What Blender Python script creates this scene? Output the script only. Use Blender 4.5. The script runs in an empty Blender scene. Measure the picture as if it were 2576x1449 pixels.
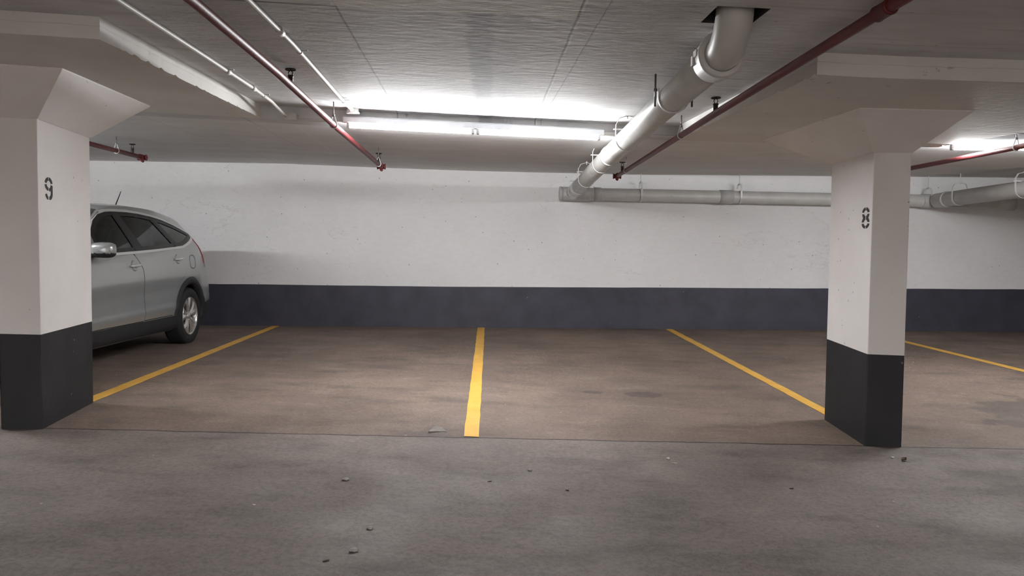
import bpy, math, random
import numpy as np
from mathutils import Vector, Matrix

random.seed(11)
SC = bpy.context.scene
COL = SC.collection
PI = math.pi

# ------------------------------------------------------------------ camera
cam_d = bpy.data.cameras.new('camera')
cam = bpy.data.objects.new('camera', cam_d)
COL.objects.link(cam)
cam_d.sensor_fit = 'HORIZONTAL'
cam_d.sensor_width = 36.0
cam_d.lens = 36.0 * 1950.0 / 2576.0
cam_d.clip_start = 0.05
# columns: image right, image down, forward, in world axes
_r = Vector((0.99960391, -0.02611556, 0.01048777))
_d = Vector((0.0092422, -0.04736646, -0.99883482))
_f = Vector((0.0265819, 0.99853613, -0.04710633))
cam.matrix_world = Matrix(((_r.x, -_d.x, -_f.x, 0.0),
                           (_r.y, -_d.y, -_f.y, 0.0),
                           (_r.z, -_d.z, -_f.z, 1.15),
                           (0, 0, 0, 1)))
SC.camera = cam

# ------------------------------------------------------------------ world, exposure
wd = bpy.data.worlds.new('world')
SC.world = wd
wd.use_nodes = True
wd.node_tree.nodes['Background'].inputs[0].default_value = (0.9, 0.95, 1.0, 1)
wd.node_tree.nodes['Background'].inputs[1].default_value = 0.02
vs = SC.view_settings
vs.view_transform = 'Standard'
vs.look = 'None'
vs.gamma = 1.0
vs.use_curve_mapping = False
vs.exposure = 2.0
try:
    SC.cycles.max_bounces = 7
    SC.cycles.diffuse_bounces = 5
    SC.cycles.use_denoising = True
    SC.cycles.adaptive_threshold = 0.05
except Exception:
    pass

TUBE_POWER = 88.0        # emission strength of the fluorescent tubes
AISLE_W = 370.0           # watts of each aisle lamp behind the camera

# ------------------------------------------------------------------ surfaces of the garage
YW = 11.65
def clampx(x): return min(max(x, -4.5), 4.5)
def Tf(y): return min(max((YW - y) / (YW - 5.6), 0.0), 2.0)
def FZ(x, y): return (-0.126 - 0.0267 * clampx(x)) * Tf(y)
WX = [-6, -3.1, -1.6, -0.35, 2, 8]
WZ = [2.42, 2.415, 2.372, 2.345, 2.32, 2.35]
def LZ(x, y): return float(np.interp(x, WX, WZ)) + (-0.185 - 0.0149 * clampx(x)) * Tf(y)
SLAB = 0.108
def HZ(x, y): return LZ(x, y) + SLAB
SX = [-9.5, -2.3, 1.7, 3.0, 8, 12]
SY = [6.45, 6.63, 6.89, 6.89, 6.72, 6.6]
def STEP(x): return float(np.interp(x, SX, SY))
X0, X1, Y0 = -9.5, 12.0, -14.0

# lamps that stand outside the picture: the aisle row behind the camera and the next bay
def tube_lamp(name, loc, power, rz=0.0):
    L = bpy.data.lights.new(name, 'AREA')
    L.shape = 'RECTANGLE'
    L.size = 2.3
    L.size_y = 0.07
    L.energy = power
    L.color = (1.0, 0.985, 0.97)
    o = bpy.data.objects.new(name, L)
    COL.objects.link(o)
    o.location = loc
    o.rotation_euler = (0, 0, rz)
    return o
for ax, k in ((-5.6, 0.9), (-0.2, 1.1), (5.8, 0.9)):
    tube_lamp('aisle_lamp', (ax, -9.5, HZ(ax, -9.5) - 0.12), AISLE_W * k)

# ------------------------------------------------------------------ mesh builder
class MB:
    def __init__(s):
        s.v = []; s.f = []; s.m = []; s.sm = []
    def face(s, idx, m=0, smooth=False):
        s.f.append(tuple(idx)); s.m.append(m); s.sm.append(smooth)
    def pts(s, P):
        b = len(s.v); s.v.extend([tuple(p) for p in P]); return b
    def grid(s, rows, m=0, smooth=True, flip=False, closed=False):
        n = len(rows[0]); b = len(s.v)
        for r in rows: s.pts(r)
        for i in range(len(rows) - 1):
            for j in range(n if closed else n - 1):
                k = (j + 1) % n
                q = (b + i * n + j, b + i * n + k, b + (i + 1) * n + k, b + (i + 1) * n + j)
                s.face(q[::-1] if flip else q, m, smooth)
        return b
    def box(s, c, d, m=0, R=None):
        x, y, z = d[0] / 2, d[1] / 2, d[2] / 2
        P = [Vector((a, b_, c_)) for c_ in (-z, z) for b_ in (-y, y) for a in (-x, x)]
        if R is not None: P = [R @ p for p in P]
        b = s.pts([(p[0] + c[0], p[1] + c[1], p[2] + c[2]) for p in P])
        for q in ((0, 2, 3, 1), (4, 5, 7, 6), (0, 1, 5, 4), (2, 6, 7, 3), (0, 4, 6, 2), (1, 3, 7, 5)):
            s.face([b + i for i in q], m)
    def hexa(s, P, m=0):
        """P: 8 points, bottom 4 (ccw seen from above) then top 4"""
        b = s.pts(P)
        for q in ((3, 2, 1, 0), (4, 5, 6, 7), (0, 1, 5, 4), (1, 2, 6, 5), (2, 3, 7, 6), (3, 0, 4, 7)):
            s.face([b + i for i in q], m)
    def tube(s, path, r, n=16, m=0, caps=True, smooth=True):
        """r: number or list, path: list of points"""
        P = [Vector(p) for p in path]
        rs = r if isinstance(r, (list, tuple)) else [r] * len(P)
        rows = []
        up = None
        for i, p in enumerate(P):
            if i == 0: t = P[1] - P[0]
            elif i == len(P) - 1: t = P[-1] - P[-2]
            else:
                a = P[i] - P[i - 1]; c = P[i + 1] - P[i]
                a = a.normalized() if a.length > 1e-9 else c.normalized()
                c = c.normalized() if c.length > 1e-9 else a
                t = a + c
            if t.length < 1e-9: t = Vector((0, 0, 1))
            t.normalize()
            if up is None:
                up = Vector((0, 0, 1)) if abs(t.z) < 0.9 else Vector((0, 1, 0))
            up = up - t * up.dot(t)
            if up.length < 1e-6: up = Vector((1, 0, 0)) - t * t.x
            up.normalize()
            sd = t.cross(up)
            rows.append([p + (sd * math.cos(2 * PI * k / n) + up * math.sin(2 * PI * k / n)) * rs[i] for k in range(n)])
        b = s.grid(rows, m, smooth, flip=True, closed=True)
        if caps:
            s.face([b + k for k in range(n)], m)
            e = b + (len(rows) - 1) * n
            s.face([e + k for k in range(n)][::-1], m)
    def lathe(s, prof, o, axis, n=32, m=0, smooth=True, close=False):
        """prof: (radius, along axis)"""
        a = Vector(axis).normalized()
        u = Vector((0, 0, 1)) if abs(a.z) < 0.9 else Vector((1, 0, 0))
        u = (u - a * u.dot(a)).normalized()
        w = a.cross(u)
        O = Vector(o)
        rows = [[O + a * h + (u * math.cos(2 * PI * k / n) + w * math.sin(2 * PI * k / n)) * r for k in range(n)] for r, h in prof]
        if close: rows.append(rows[0])
        s.grid(rows, m, smooth, closed=True)
    def build(s, name, mats, parent=None, recalc=True):
        me = bpy.data.meshes.new(name)
        me.from_pydata(s.v, [], s.f)
        if not isinstance(mats, (list, tuple)): mats = [mats]
        for mt in mats: me.materials.append(mt)
        me.polygons.foreach_set('material_index', s.m)
        me.polygons.foreach_set('use_smooth', s.sm)
        if recalc:
            import bmesh
            bm = bmesh.new(); bm.from_mesh(me)
            bmesh.ops.recalc_face_normals(bm, faces=bm.faces)
            bm.to_mesh(me); bm.free()
        me.update()
        o = bpy.data.objects.new(name, me)
        COL.objects.link(o)
        if parent is not None: o.parent = parent
        return o

def tag(o, label, cat, group=None):
    o['label'] = label; o['category'] = cat
    if group: o['group'] = group
    return o
def structure(o, label=None):
    o['kind'] = 'structure'
    if label: o['label'] = label
    return o
def empty(name, loc, rot=(0, 0, 0)):
    o = bpy.data.objects.new(name, None)
    COL.objects.link(o)
    o.location = loc; o.rotation_euler = rot
    o.empty_display_size = 0.1
    return o
def copy_thing(o):
    c = o.copy(); COL.objects.link(c)
    for ch in o.children:
        d = ch.copy(); COL.objects.link(d); d.parent = c
        for g in ch.children:
            e = g.copy(); COL.objects.link(e); e.parent = d
    return c
def bevel(o, w, seg=2):
    b = o.modifiers.new('bevel', 'BEVEL'); b.width = w; b.segments = seg; b.limit_method = 'ANGLE'; b.angle_limit = math.radians(40)
    return o

# ------------------------------------------------------------------ materials
class NT:
    def __init__(s, name):
        s.mat = bpy.data.materials.new(name); s.mat.use_nodes = True
        s.t = s.mat.node_tree
        s.b = s.t.nodes['Principled BSDF']
    def n(s, typ, **kw):
        nd = s.t.nodes.new(typ)
        for k, v in kw.items(): setattr(nd, k, v)
        return nd
    def link(s, a, b): s.t.links.new(a, b)
    def pos(s):
        return s.n('ShaderNodeNewGeometry').outputs['Position']
    def mapping(s, vec, scale=(1, 1, 1), loc=(0, 0, 0)):
        m = s.n('ShaderNodeMapping')
        m.inputs['Scale'].default_value = scale
        m.inputs['Location'].default_value = loc
        s.link(vec, m.inputs['Vector']); return m.outputs[0]
    def noise(s, vec, scale, detail=4, rough=0.55, out='Fac'):
        m = s.n('ShaderNodeTexNoise')
        m.inputs['Scale'].default_value = scale; m.inputs['Detail'].default_value = detail
        m.inputs['Roughness'].default_value = rough
        s.link(vec, m.inputs['Vector']); return m.outputs[out]
    def vor(s, vec, scale, feature='F1', rnd=1.0):
        m = s.n('ShaderNodeTexVoronoi'); m.feature = feature
        m.inputs['Scale'].default_value = scale
        m.inputs['Randomness'].default_value = rnd
        s.link(vec, m.inputs['Vector']); return m
    def ramp(s, fac, stops):
        r = s.n('ShaderNodeValToRGB')
        e = r.color_ramp.elements
        while len(e) < len(stops): e.new(0.5)
        for k, (p, c) in enumerate(stops):
            e[k].position = p
            e[k].color = (c, c, c, 1) if not isinstance(c, (tuple, list)) else (c[0], c[1], c[2], 1)
        s.link(fac, r.inputs[0]); return r.outputs[0]
    def math(s, op, a, b=None, clamp=False):
        m = s.n('ShaderNodeMath'); m.operation = op; m.use_clamp = clamp
        for i, x in enumerate((a, b)):
            if x is None: continue
            if isinstance(x, (int, float)): m.inputs[i].default_value = x
            else: s.link(x, m.inputs[i])
        return m.outputs[0]
    def mix(s, fac, a, b, mode='MIX'):
        m = s.n('ShaderNodeMixRGB'); m.blend_type = mode
        for i, x in enumerate((fac, a, b)):
            if isinstance(x, (int, float)): m.inputs[i].default_value = x
            elif isinstance(x, tuple): m.inputs[i].default_value = (x[0], x[1], x[2], 1)
            else: s.link(x, m.inputs[i])
        return m.outputs[0]
    def sep(s, vec):
        m = s.n('ShaderNodeSeparateXYZ'); s.link(vec, m.inputs[0]); return m.outputs
    def bump(s, h, strength=0.3, dist=0.01):
        m = s.n('ShaderNodeBump')
        m.inputs['Strength'].default_value = strength; m.inputs['Distance'].default_value = dist
        s.link(h, m.inputs['Height']); s.link(m.outputs[0], s.b.inputs['Normal'])
    def color(s, c):
        if isinstance(c, tuple): s.b.inputs['Base Color'].default_value = (c[0], c[1], c[2], 1)
        else: s.link(c, s.b.inputs['Base Color'])
    def rough(s, r):
        if isinstance(r, (int, float)): s.b.inputs['Roughness'].default_value = r
        else: s.link(r, s.b.inputs['Roughness'])

def simple(name, c, rough=0.5, metal=0.0, var=0.12, scale=9.0, spec=0.5, coat=0.0):
    s = NT(name)
    p = s.n('ShaderNodeTexCoord').outputs['Object']
    f = s.noise(p, scale, 3)
    k = s.ramp(f, [(0.3, 1.0 - var), (0.7, 1.0)])
    s.color(s.mix(1.0, (c[0], c[1], c[2]), k, 'MULTIPLY'))
    s.rough(rough)
    s.b.inputs['Metallic'].default_value = metal
    s.b.inputs['Specular IOR Level'].default_value = spec
    if coat: s.b.inputs['Coat Weight'].default_value = coat; s.b.inputs['Coat Roughness'].default_value = 0.05
    return s.mat

def painted_wall():
    s = NT('white_wall_paint')
    p = s.pos()
    big = s.noise(p, 0.7, 4)
    col = s.mix(s.ramp(big, [(0.3, 0.0), (0.7, 1.0)]), (0.725, 0.715, 0.715), (0.795, 0.79, 0.79))
    fine = s.noise(s.mapping(p, (1, 1, 2.2)), 9.0, 5)
    col = s.mix(s.ramp(fine, [(0.35, 0.10), (0.6, 0.0)]), col, (0.52, 0.50, 0.49))
    # bug holes: only some cells carry one
    v = s.vor(p, 9.0)
    few = s.ramp(s.sep(v.outputs['Color'])[0], [(0.70, 0.0), (0.72, 1.0)])
    dot = s.ramp(v.outputs['Distance'], [(0.055, 1.0), (0.10, 0.0)])
    v2 = s.vor(p, 26.0)
    few2 = s.ramp(s.sep(v2.outputs['Color'])[0], [(0.86, 0.0), (0.88, 1.0)])
    dot2 = s.ramp(v2.outputs['Distance'], [(0.10, 1.0), (0.17, 0.0)])
    patch = s.ramp(s.noise(p, 1.3, 2), [(0.45, 0.0), (0.62, 1.0)])
    holes = s.math('MAXIMUM', s.math('MULTIPLY', few, dot), s.math('MULTIPLY', s.math('MULTIPLY', few2, dot2), patch))
    col = s.mix(s.math('MULTIPLY', holes, 0.75), col, (0.20, 0.195, 0.19))
    # hairline cracks: thin level set of a stretched noise
    cr = s.noise(s.mapping(p, (0.55, 0.55, 1.6)), 1.0, 6, 0.6)
    ln = s.ramp(s.math('ABSOLUTE', s.math('SUBTRACT', cr, 0.5)), [(0.0, 1.0), (0.0028, 0.0)])
    sel = s.ramp(s.noise(p, 0.8, 1), [(0.55, 0.0), (0.6, 1.0)])
    col = s.mix(s.math('MULTIPLY', s.math('MULTIPLY', ln, sel), 0.35), col, (0.38, 0.35, 0.34))
    s.color(col); s.rough(0.62)
    s.b.inputs['Specular IOR Level'].default_value = 0.3
    s.bump(s.noise(p, 22.0, 5), 0.12, 0.01)
    return s.mat

def column_paint():
    s = NT('column_paint')
    p = s.pos()
    col = s.mix(s.ramp(s.noise(p, 1.7, 4), [(0.3, 0.0), (0.7, 1.0)]), (0.74, 0.71, 0.69), (0.81, 0.785, 0.765))
    v = s.vor(p, 13.0)
    few = s.ramp(s.sep(v.outputs['Color'])[0], [(0.80, 0.0), (0.82, 1.0)])
    dot = s.ramp(v.outputs['Distance'], [(0.06, 1.0), (0.12, 0.0)])
    scr = s.noise(s.mapping(p, (9, 9, 30)), 1.0, 4, 0.7)
    sc = s.ramp(scr, [(0.68, 0.0), (0.72, 1.0)])
    sel = s.ramp(s.noise(p, 2.6, 1), [(0.55, 0.0), (0.62, 1.0)])
    k = s.math('MAXIMUM', s.math('MULTIPLY', few, dot), s.math('MULTIPLY', sc, sel))
    col = s.mix(s.math('MULTIPLY', k, 0.65), col, (0.2, 0.19, 0.18))
    s.color(col); s.rough(0.6)
    s.b.inputs['Specular IOR Level'].default_value = 0.3
    s.bump(s.noise(p, 18.0, 5), 0.12, 0.01)
    return s.mat

def black_paint(name, c):
    s = NT(name)
    p = s.pos()
    f = s.noise(p, 3.0, 5)
    col = s.mix(s.ramp(f, [(0.3, 0.0), (0.7, 1.0)]), (c[0] * 0.8, c[1] * 0.8, c[2] * 0.8), (c[0] * 1.25, c[1] * 1.25, c[2] * 1.25))
    v = s.vor(p, 11.0)
    few = s.ramp(s.sep(v.outputs['Color'])[0], [(0.95, 0.0), (0.96, 1.0)])
    dot = s.ramp(v.outputs['Distance'], [(0.07, 1.0), (0.12, 0.0)])
    col = s.mix(s.math('MULTIPLY', s.math('MULTIPLY', few, dot), 0.5), col, (0.3, 0.29, 0.28))
    s.color(col); s.rough(0.55)
    s.b.inputs['Specular IOR Level'].default_value = 0.35
    s.bump(s.noise(p, 20.0, 5), 0.15, 0.01)
    return s.mat

def floor_concrete():
    s = NT('floor_concrete')
    p = s.pos()
    x, y, z = s.sep(p)
    # the pour inside the bays is browner than the aisle, they meet at a joint
    jn = s.math('MULTIPLY', s.math('SUBTRACT', s.noise(s.mapping(p, (3, 3, 3)), 1.0, 4), 0.5), 0.05)
    jl = s.math('ADD', s.math('SUBTRACT', s.math('SUBTRACT', y, s.math('MULTIPLY', x, 0.040)), 5.275), jn)
    bay = s.ramp(s.math('ADD', s.math('MULTIPLY', jl, 4.0), 0.5), [(0.4, 0.0), (0.6, 1.0)])
    f1 = s.noise(p, 0.55, 6, 0.62)
    f2 = s.noise(s.mapping(p, (1.0, 2.3, 1)), 1.6, 6, 0.65)
    a = s.mix(s.ramp(f1, [(0.32, 0.0), (0.68, 1.0)]), (0.150, 0.123, 0.106), (0.250, 0.207, 0.182))
    b = s.mix(s.ramp(f1, [(0.32, 0.0), (0.68, 1.0)]), (0.138, 0.101, 0.080), (0.240, 0.176, 0.140))
    col = s.mix(bay, a, b)
    col = s.mix(s.ramp(f2, [(0.30, 0.62), (0.50, 0.0)]), col, (0.075, 0.062, 0.052))
    col = s.mix(s.ramp(f2, [(0.58, 0.0), (0.72, 0.42)]), col, (0.30, 0.265, 0.225))
    # grain
    g = s.noise(p, 38.0, 5, 0.7)
    col = s.mix(s.ramp(g, [(0.38, 0.38), (0.56, 0.0)]), col, (0.06, 0.052, 0.046))
    g2 = s.noise(p, 90.0, 3, 0.6)
    col = s.mix(s.ramp(g2, [(0.5, 0.0), (0.75, 0.25)]), col, (0.34, 0.31, 0.28))
    # light specks of grit
    v = s.vor(p, 7.0)
    few = s.ramp(s.sep(v.outputs['Color'])[0], [(0.80, 0.0), (0.82, 1.0)])
    dot = s.ramp(v.outputs['Distance'], [(0.035, 1.0), (0.06, 0.0)])
    col = s.mix(s.math('MULTIPLY', s.math('MULTIPLY', few, dot), 0.7), col, (0.45, 0.42, 0.38))
    # dark oil patch in the right-hand bay and two small ones in the middle bay
    def blob(cx, cy, rx, ry, wob):
        q = s.mapping(p, (1 / rx, 1 / ry, 0), (-cx / rx, -cy / ry, 0))
        ln = s.n('ShaderNodeVectorMath'); ln.operation = 'LENGTH'; s.link(q, ln.inputs[0])
        d = s.math('ADD', ln.outputs['Value'], s.math('MULTIPLY', s.math('SUBTRACT', s.noise(p, 3.0, 5, 0.6), 0.5), wob))
        return s.ramp(d, [(0.84, 1.0), (0.96, 0.0)])
    st = s.math('MAXIMUM', blob(4.95, 6.55, 0.95, 0.62, 1.6), s.math('MAXIMUM', blob(1.38, 6.9, 0.22, 0.14, 1.2), blob(0.92, 6.95, 0.10, 0.07, 1.0)))
    col = s.mix(s.math('MULTIPLY', st, 0.55), col, (0.055, 0.048, 0.046))
    # the joint
    jw = s.ramp(s.math('ABSOLUTE', jl), [(0.005, 1.0), (0.016, 0.0)])
    col = s.mix(s.math('MULTIPLY', jw, 0.85), col, (0.022, 0.018, 0.016))
    s.color(col)
    s.rough(s.ramp(s.noise(p, 2.0, 4), [(0.3, 0.60), (0.7, 0.82)]))
    s.b.inputs['Specular IOR Level'].default_value = 0.25
    h = s.math('SUBTRACT', s.noise(p, 30.0, 3, 0.7), s.math('MULTIPLY', jw, 1.2))
    s.bump(h, 0.3, 0.008)
    return s.mat

def ceiling_concrete():
    s = NT('ceiling_concrete')
    p = s.pos()
    x, y, z = s.sep(p)
    f = s.noise(s.mapping(p, (0.9, 2.2, 1)), 1.3, 6, 0.62)
    col = s.mix(s.ramp(f, [(0.3, 0.0), (0.7, 1.0)]), (0.535, 0.532, 0.535), (0.70, 0.70, 0.705))
    # streaks along the boards
    stn = s.noise(s.mapping(p, (1.3, 11.0, 1)), 1.6, 5, 0.6)
    col = s.mix(s.ramp(stn, [(0.30, 0.35), (0.48, 0.0)]), col, (0.30, 0.29, 0.28))
    # damp trowelled streak running down the middle board, with smears off its right edge
    nz = s.math('SUBTRACT', s.noise(s.mapping(p, (2, 7, 1)), 1.6, 6, 0.68), 0.5)
    xo = s.math('ADD', x, 0.065)
    core = s.math('ADD', s.math('MULTIPLY', s.math('ABSOLUTE', xo), 9.0), s.math('MULTIPLY', nz, 1.6))
    dm = s.ramp(core, [(0.50, 1.0), (0.72, 0.0)])
    smx = s.math('ADD', s.math('MULTIPLY', s.math('ABSOLUTE', s.math('SUBTRACT', xo, 0.14)), 4.0), s.math('MULTIPLY', s.math('SUBTRACT', s.noise(s.mapping(p, (3, 16, 1)), 1.5, 6, 0.7), 0.5), 5.0))
    sm2 = s.ramp(smx, [(0.10, 0.75), (0.35, 0.0)])
    dm = s.math('MAXIMUM', dm, sm2)
    ym = s.ramp(s.math('MULTIPLY', y, 0.1), [(0.20, 0.8), (0.48, 0.8), (0.675, 0.9), (0.70, 0.0)])
    col = s.mix(s.math('MULTIPLY', s.math('MULTIPLY', dm, ym), 0.8), col, (0.33, 0.34, 0.365))
    # pits and flakes
    v = s.vor(s.mapping(p, (2.2, 4.5, 1)), 2.6)
    few = s.ramp(s.sep(v.outputs['Color'])[0], [(0.60, 0.0), (0.63, 1.0)])
    vd = s.math('ADD', v.outputs['Distance'], s.math('MULTIPLY', s.math('SUBTRACT', s.noise(p, 30.0, 3), 0.5), 0.12))
    dot = s.ramp(vd, [(0.05, 1.0), (0.09, 0.0)])
    col = s.mix(s.math('MULTIPLY', s.math('MULTIPLY', few, dot), 0.6), col, (0.22, 0.215, 0.21))
    # board joints: lines of constant x, and two across
    wob = s.math('MULTIPLY', s.math('SUBTRACT', s.noise(p, 4.0, 3), 0.5), 0.018)
    def line(axis, c, w, lo, hi, other, sl=0.0, c0=0.0):
        ax_ = s.math('SUBTRACT', axis, c)
        if sl: ax_ = s.math('SUBTRACT', ax_, s.math('MULTIPLY', s.math('SUBTRACT', other, c0), sl))
        d = s.ramp(s.math('ABSOLUTE', s.math('ADD', ax_, wob)), [(w * 0.5, 1.0), (w * 1.4, 0.0)])
        k = s.math('MULTIPLY', s.math('GREATER_THAN', other, lo), s.math('LESS_THAN', other, hi))
        return s.math('MULTIPLY', d, k)
    dark = None
    for a, c, w, lo, hi, ot, sl, c0 in ((x, -0.70, 0.005, -7, 7.0, y, -0.036, 3.5), (x, 0.37, 0.006, -7, 7.0, y, 0, 0), (x, 0.48, 0.003, -7, 7.0, y, -0.017, 3.2),
                                (x, -3.11, 0.005, 6.7, 12, y, 0, 0), (x, -2.12, 0.005, 6.7, 8.9, y, -0.043, 6.68),
                                (y, 6.36, 0.004, -0.96, 0.05, x, 0, 0), (y, 4.66, 0.007, 0.37, 1.5, x, 0, 0), (y, 3.505, 0.012, -1.6, -0.7, x, 0, 0)):
        l = line(a, c, w, lo, hi, ot, sl, c0)
        dark = l if dark is None else s.math('MAXIMUM', dark, l)
    col = s.mix(s.math('MULTIPLY', dark, 0.72), col, (0.15, 0.14, 0.135))
    br_ = s.ramp(s.noise(p, 5.0, 3), [(0.42, 0.0), (0.5, 1.0)])
    pale = s.math('MULTIPLY', line(x, 0.380, 0.006, -7, 7.0, y), br_)
    pale = s.math('MAXIMUM', pale, line(x, -1.742, 0.006, 6.95, 9.6, y, -0.078, 6.9))
    col = s.mix(s.math('MULTIPLY', pale, 0.7), col, (0.85, 0.84, 0.80))
    # paler skim of mortar on the near side of the middle board joint
    ed = s.math('ADD', s.math('SUBTRACT', y, 3.50), s.math('MULTIPLY', s.math('SUBTRACT', s.noise(p, 7.0, 5, 0.7), 0.5), 0.11))
    sk = s.math('MULTIPLY', s.ramp(s.math('ADD', s.math('MULTIPLY', ed, 5.0), 0.5), [(0.40, 1.0), (0.52, 0.0)]),
                s.math('MULTIPLY', s.math('GREATER_THAN', x, -0.71), s.math('LESS_THAN', x, 0.365)))
    col = s.mix(s.math('MULTIPLY', sk, 0.7), col, (0.80, 0.78, 0.73))
    # thin white laitance dashes on the low band by the wall
    wn = s.noise(s.mapping(p, (3.2, 0.4, 1)), 1.4, 3)
    wh = s.ramp(wn, [(0.52, 0.0), (0.56, 1.0)])
    wl = None
    for c in (8.5, 9.6, 10.25):
        l = s.ramp(s.math('ABSOLUTE', s.math('ADD', s.math('SUBTRACT', y, c), wob)), [(0.008, 1.0), (0.022, 0.0)])
        wl = l if wl is None else s.math('MAXIMUM', wl, l)
    col = s.mix(s.math('MULTIPLY', s.math('MULTIPLY', wl, wh), 0.8), col, (0.85, 0.84, 0.82))
    v3 = s.vor(s.mapping(p, (2.0, 1.2, 1)), 2.4)
    few3 = s.ramp(s.sep(v3.outputs['Color'])[0], [(0.74, 0.0), (0.75, 1.0)])
    d3 = s.ramp(v3.outputs['Distance'], [(0.02, 1.0), (0.035, 0.0)])
    col = s.mix(s.math('MULTIPLY', s.math('MULTIPLY', few3, d3), 0.7), col, (0.85, 0.84, 0.82))
    # low band by the wall: bounced light put in as a paler colour
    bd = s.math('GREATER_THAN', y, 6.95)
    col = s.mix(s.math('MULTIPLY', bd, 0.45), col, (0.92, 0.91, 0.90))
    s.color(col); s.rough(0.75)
    s.b.inputs['Specular IOR Level'].default_value = 0.25
    h = s.noise(s.mapping(p, (1, 2, 1)), 10.0, 4)
    s.bump(h, 0.25, 0.012)
    return s.mat

def panel_concrete():
    s = NT('panel_concrete')
    p = s.pos()
    x, y, z = s.sep(p)
    f = s.noise(p, 1.1, 5)
    col = s.mix(s.ramp(f, [(0.3, 0.0), (0.7, 1.0)]), (0.60, 0.585, 0.56), (0.72, 0.705, 0.675))
    ch = s.noise(s.mapping(p, (7, 7, 14)), 1.0, 5, 0.7)
    col = s.mix(s.ramp(ch, [(0.66, 0.0), (0.71, 0.7)]), col, (0.19, 0.18, 0.17))
    v = s.vor(p, 6.0)
    few = s.ramp(s.sep(v.outputs['Color'])[0], [(0.78, 0.0), (0.8, 1.0)])
    dot = s.ramp(v.outputs['Distance'], [(0.04, 1.0), (0.09, 0.0)])
    col = s.mix(s.math('MULTIPLY', s.math('MULTIPLY', few, dot), 0.6), col, (0.22, 0.21, 0.2))
    s.color(col); s.rough(0.7)
    s.b.inputs['Specular IOR Level'].default_value = 0.25
    s.bump(s.noise(p, 15.0, 6), 0.2, 0.012)
    return s.mat

def yellow_paint():
    s = NT('yellow_line_paint')
    p = s.pos()
    f = s.noise(p, 6.0, 5)
    col = s.mix(s.ramp(f, [(0.3, 0.0), (0.7, 1.0)]), (0.64, 0.35, 0.045), (0.77, 0.44, 0.08))
    w = s.noise(p, 30.0, 5, 0.7)
    col = s.mix(s.ramp(w, [(0.62, 0.0), (0.75, 0.55)]), col, (0.25, 0.17, 0.08))
    s.color(col); s.rough(0.6)
    s.bump(w, 0.2, 0.004)
    return s.mat

def red_pipe_paint():
    s = NT('red_pipe_paint')
    p = s.pos()
    f = s.noise(s.mapping(p, (6, 2, 6)), 2.0, 5)
    col = s.mix(s.ramp(f, [(0.3, 0.0), (0.7, 1.0)]), (0.095, 0.013, 0.014), (0.17, 0.022, 0.024))
    s.color(col); s.rough(0.48)
    s.b.inputs['Specular IOR Level'].default_value = 0.4
    s.bump(s.noise(p, 60.0, 3), 0.25, 0.004)
    return s.mat

def emitter(name, c, k):
    s = NT(name)
    s.b.inputs['Base Color'].default_value = (0.9, 0.9, 0.9, 1)
    s.b.inputs['Emission Color'].default_value = (c[0], c[1], c[2], 1)
    s.b.inputs['Emission Strength'].default_value = k
    return s.mat

def tinted_glass():
    s = NT('tinted_glass')
    t = s.t
    out = t.nodes['Material Output']
    tr = s.n('ShaderNodeBsdfTransparent'); tr.inputs[0].default_value = (0.30, 0.33, 0.31, 1)
    gl = s.n('ShaderNodeBsdfGlossy'); gl.inputs['Roughness'].default_value = 0.02
    gl.inputs[0].default_value = (0.9, 0.95, 0.93, 1)
    fr = s.n('ShaderNodeFresnel'); fr.inputs[0].default_value = 1.5
    # faint smudges on the pane
    sm = s.noise(s.n('ShaderNodeTexCoord').outputs['Object'], 3.0, 2)
    fac = s.math('ADD', fr.outputs[0], s.ramp(sm, [(0.4, 0.0), (0.8, 0.03)]), True)
    mx = s.n('ShaderNodeMixShader')
    s.link(fac, mx.inputs[0]); s.link(tr.outputs[0], mx.inputs[1]); s.link(gl.outputs[0], mx.inputs[2])
    s.link(mx.outputs[0], out.inputs[0])
    return s.mat

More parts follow.
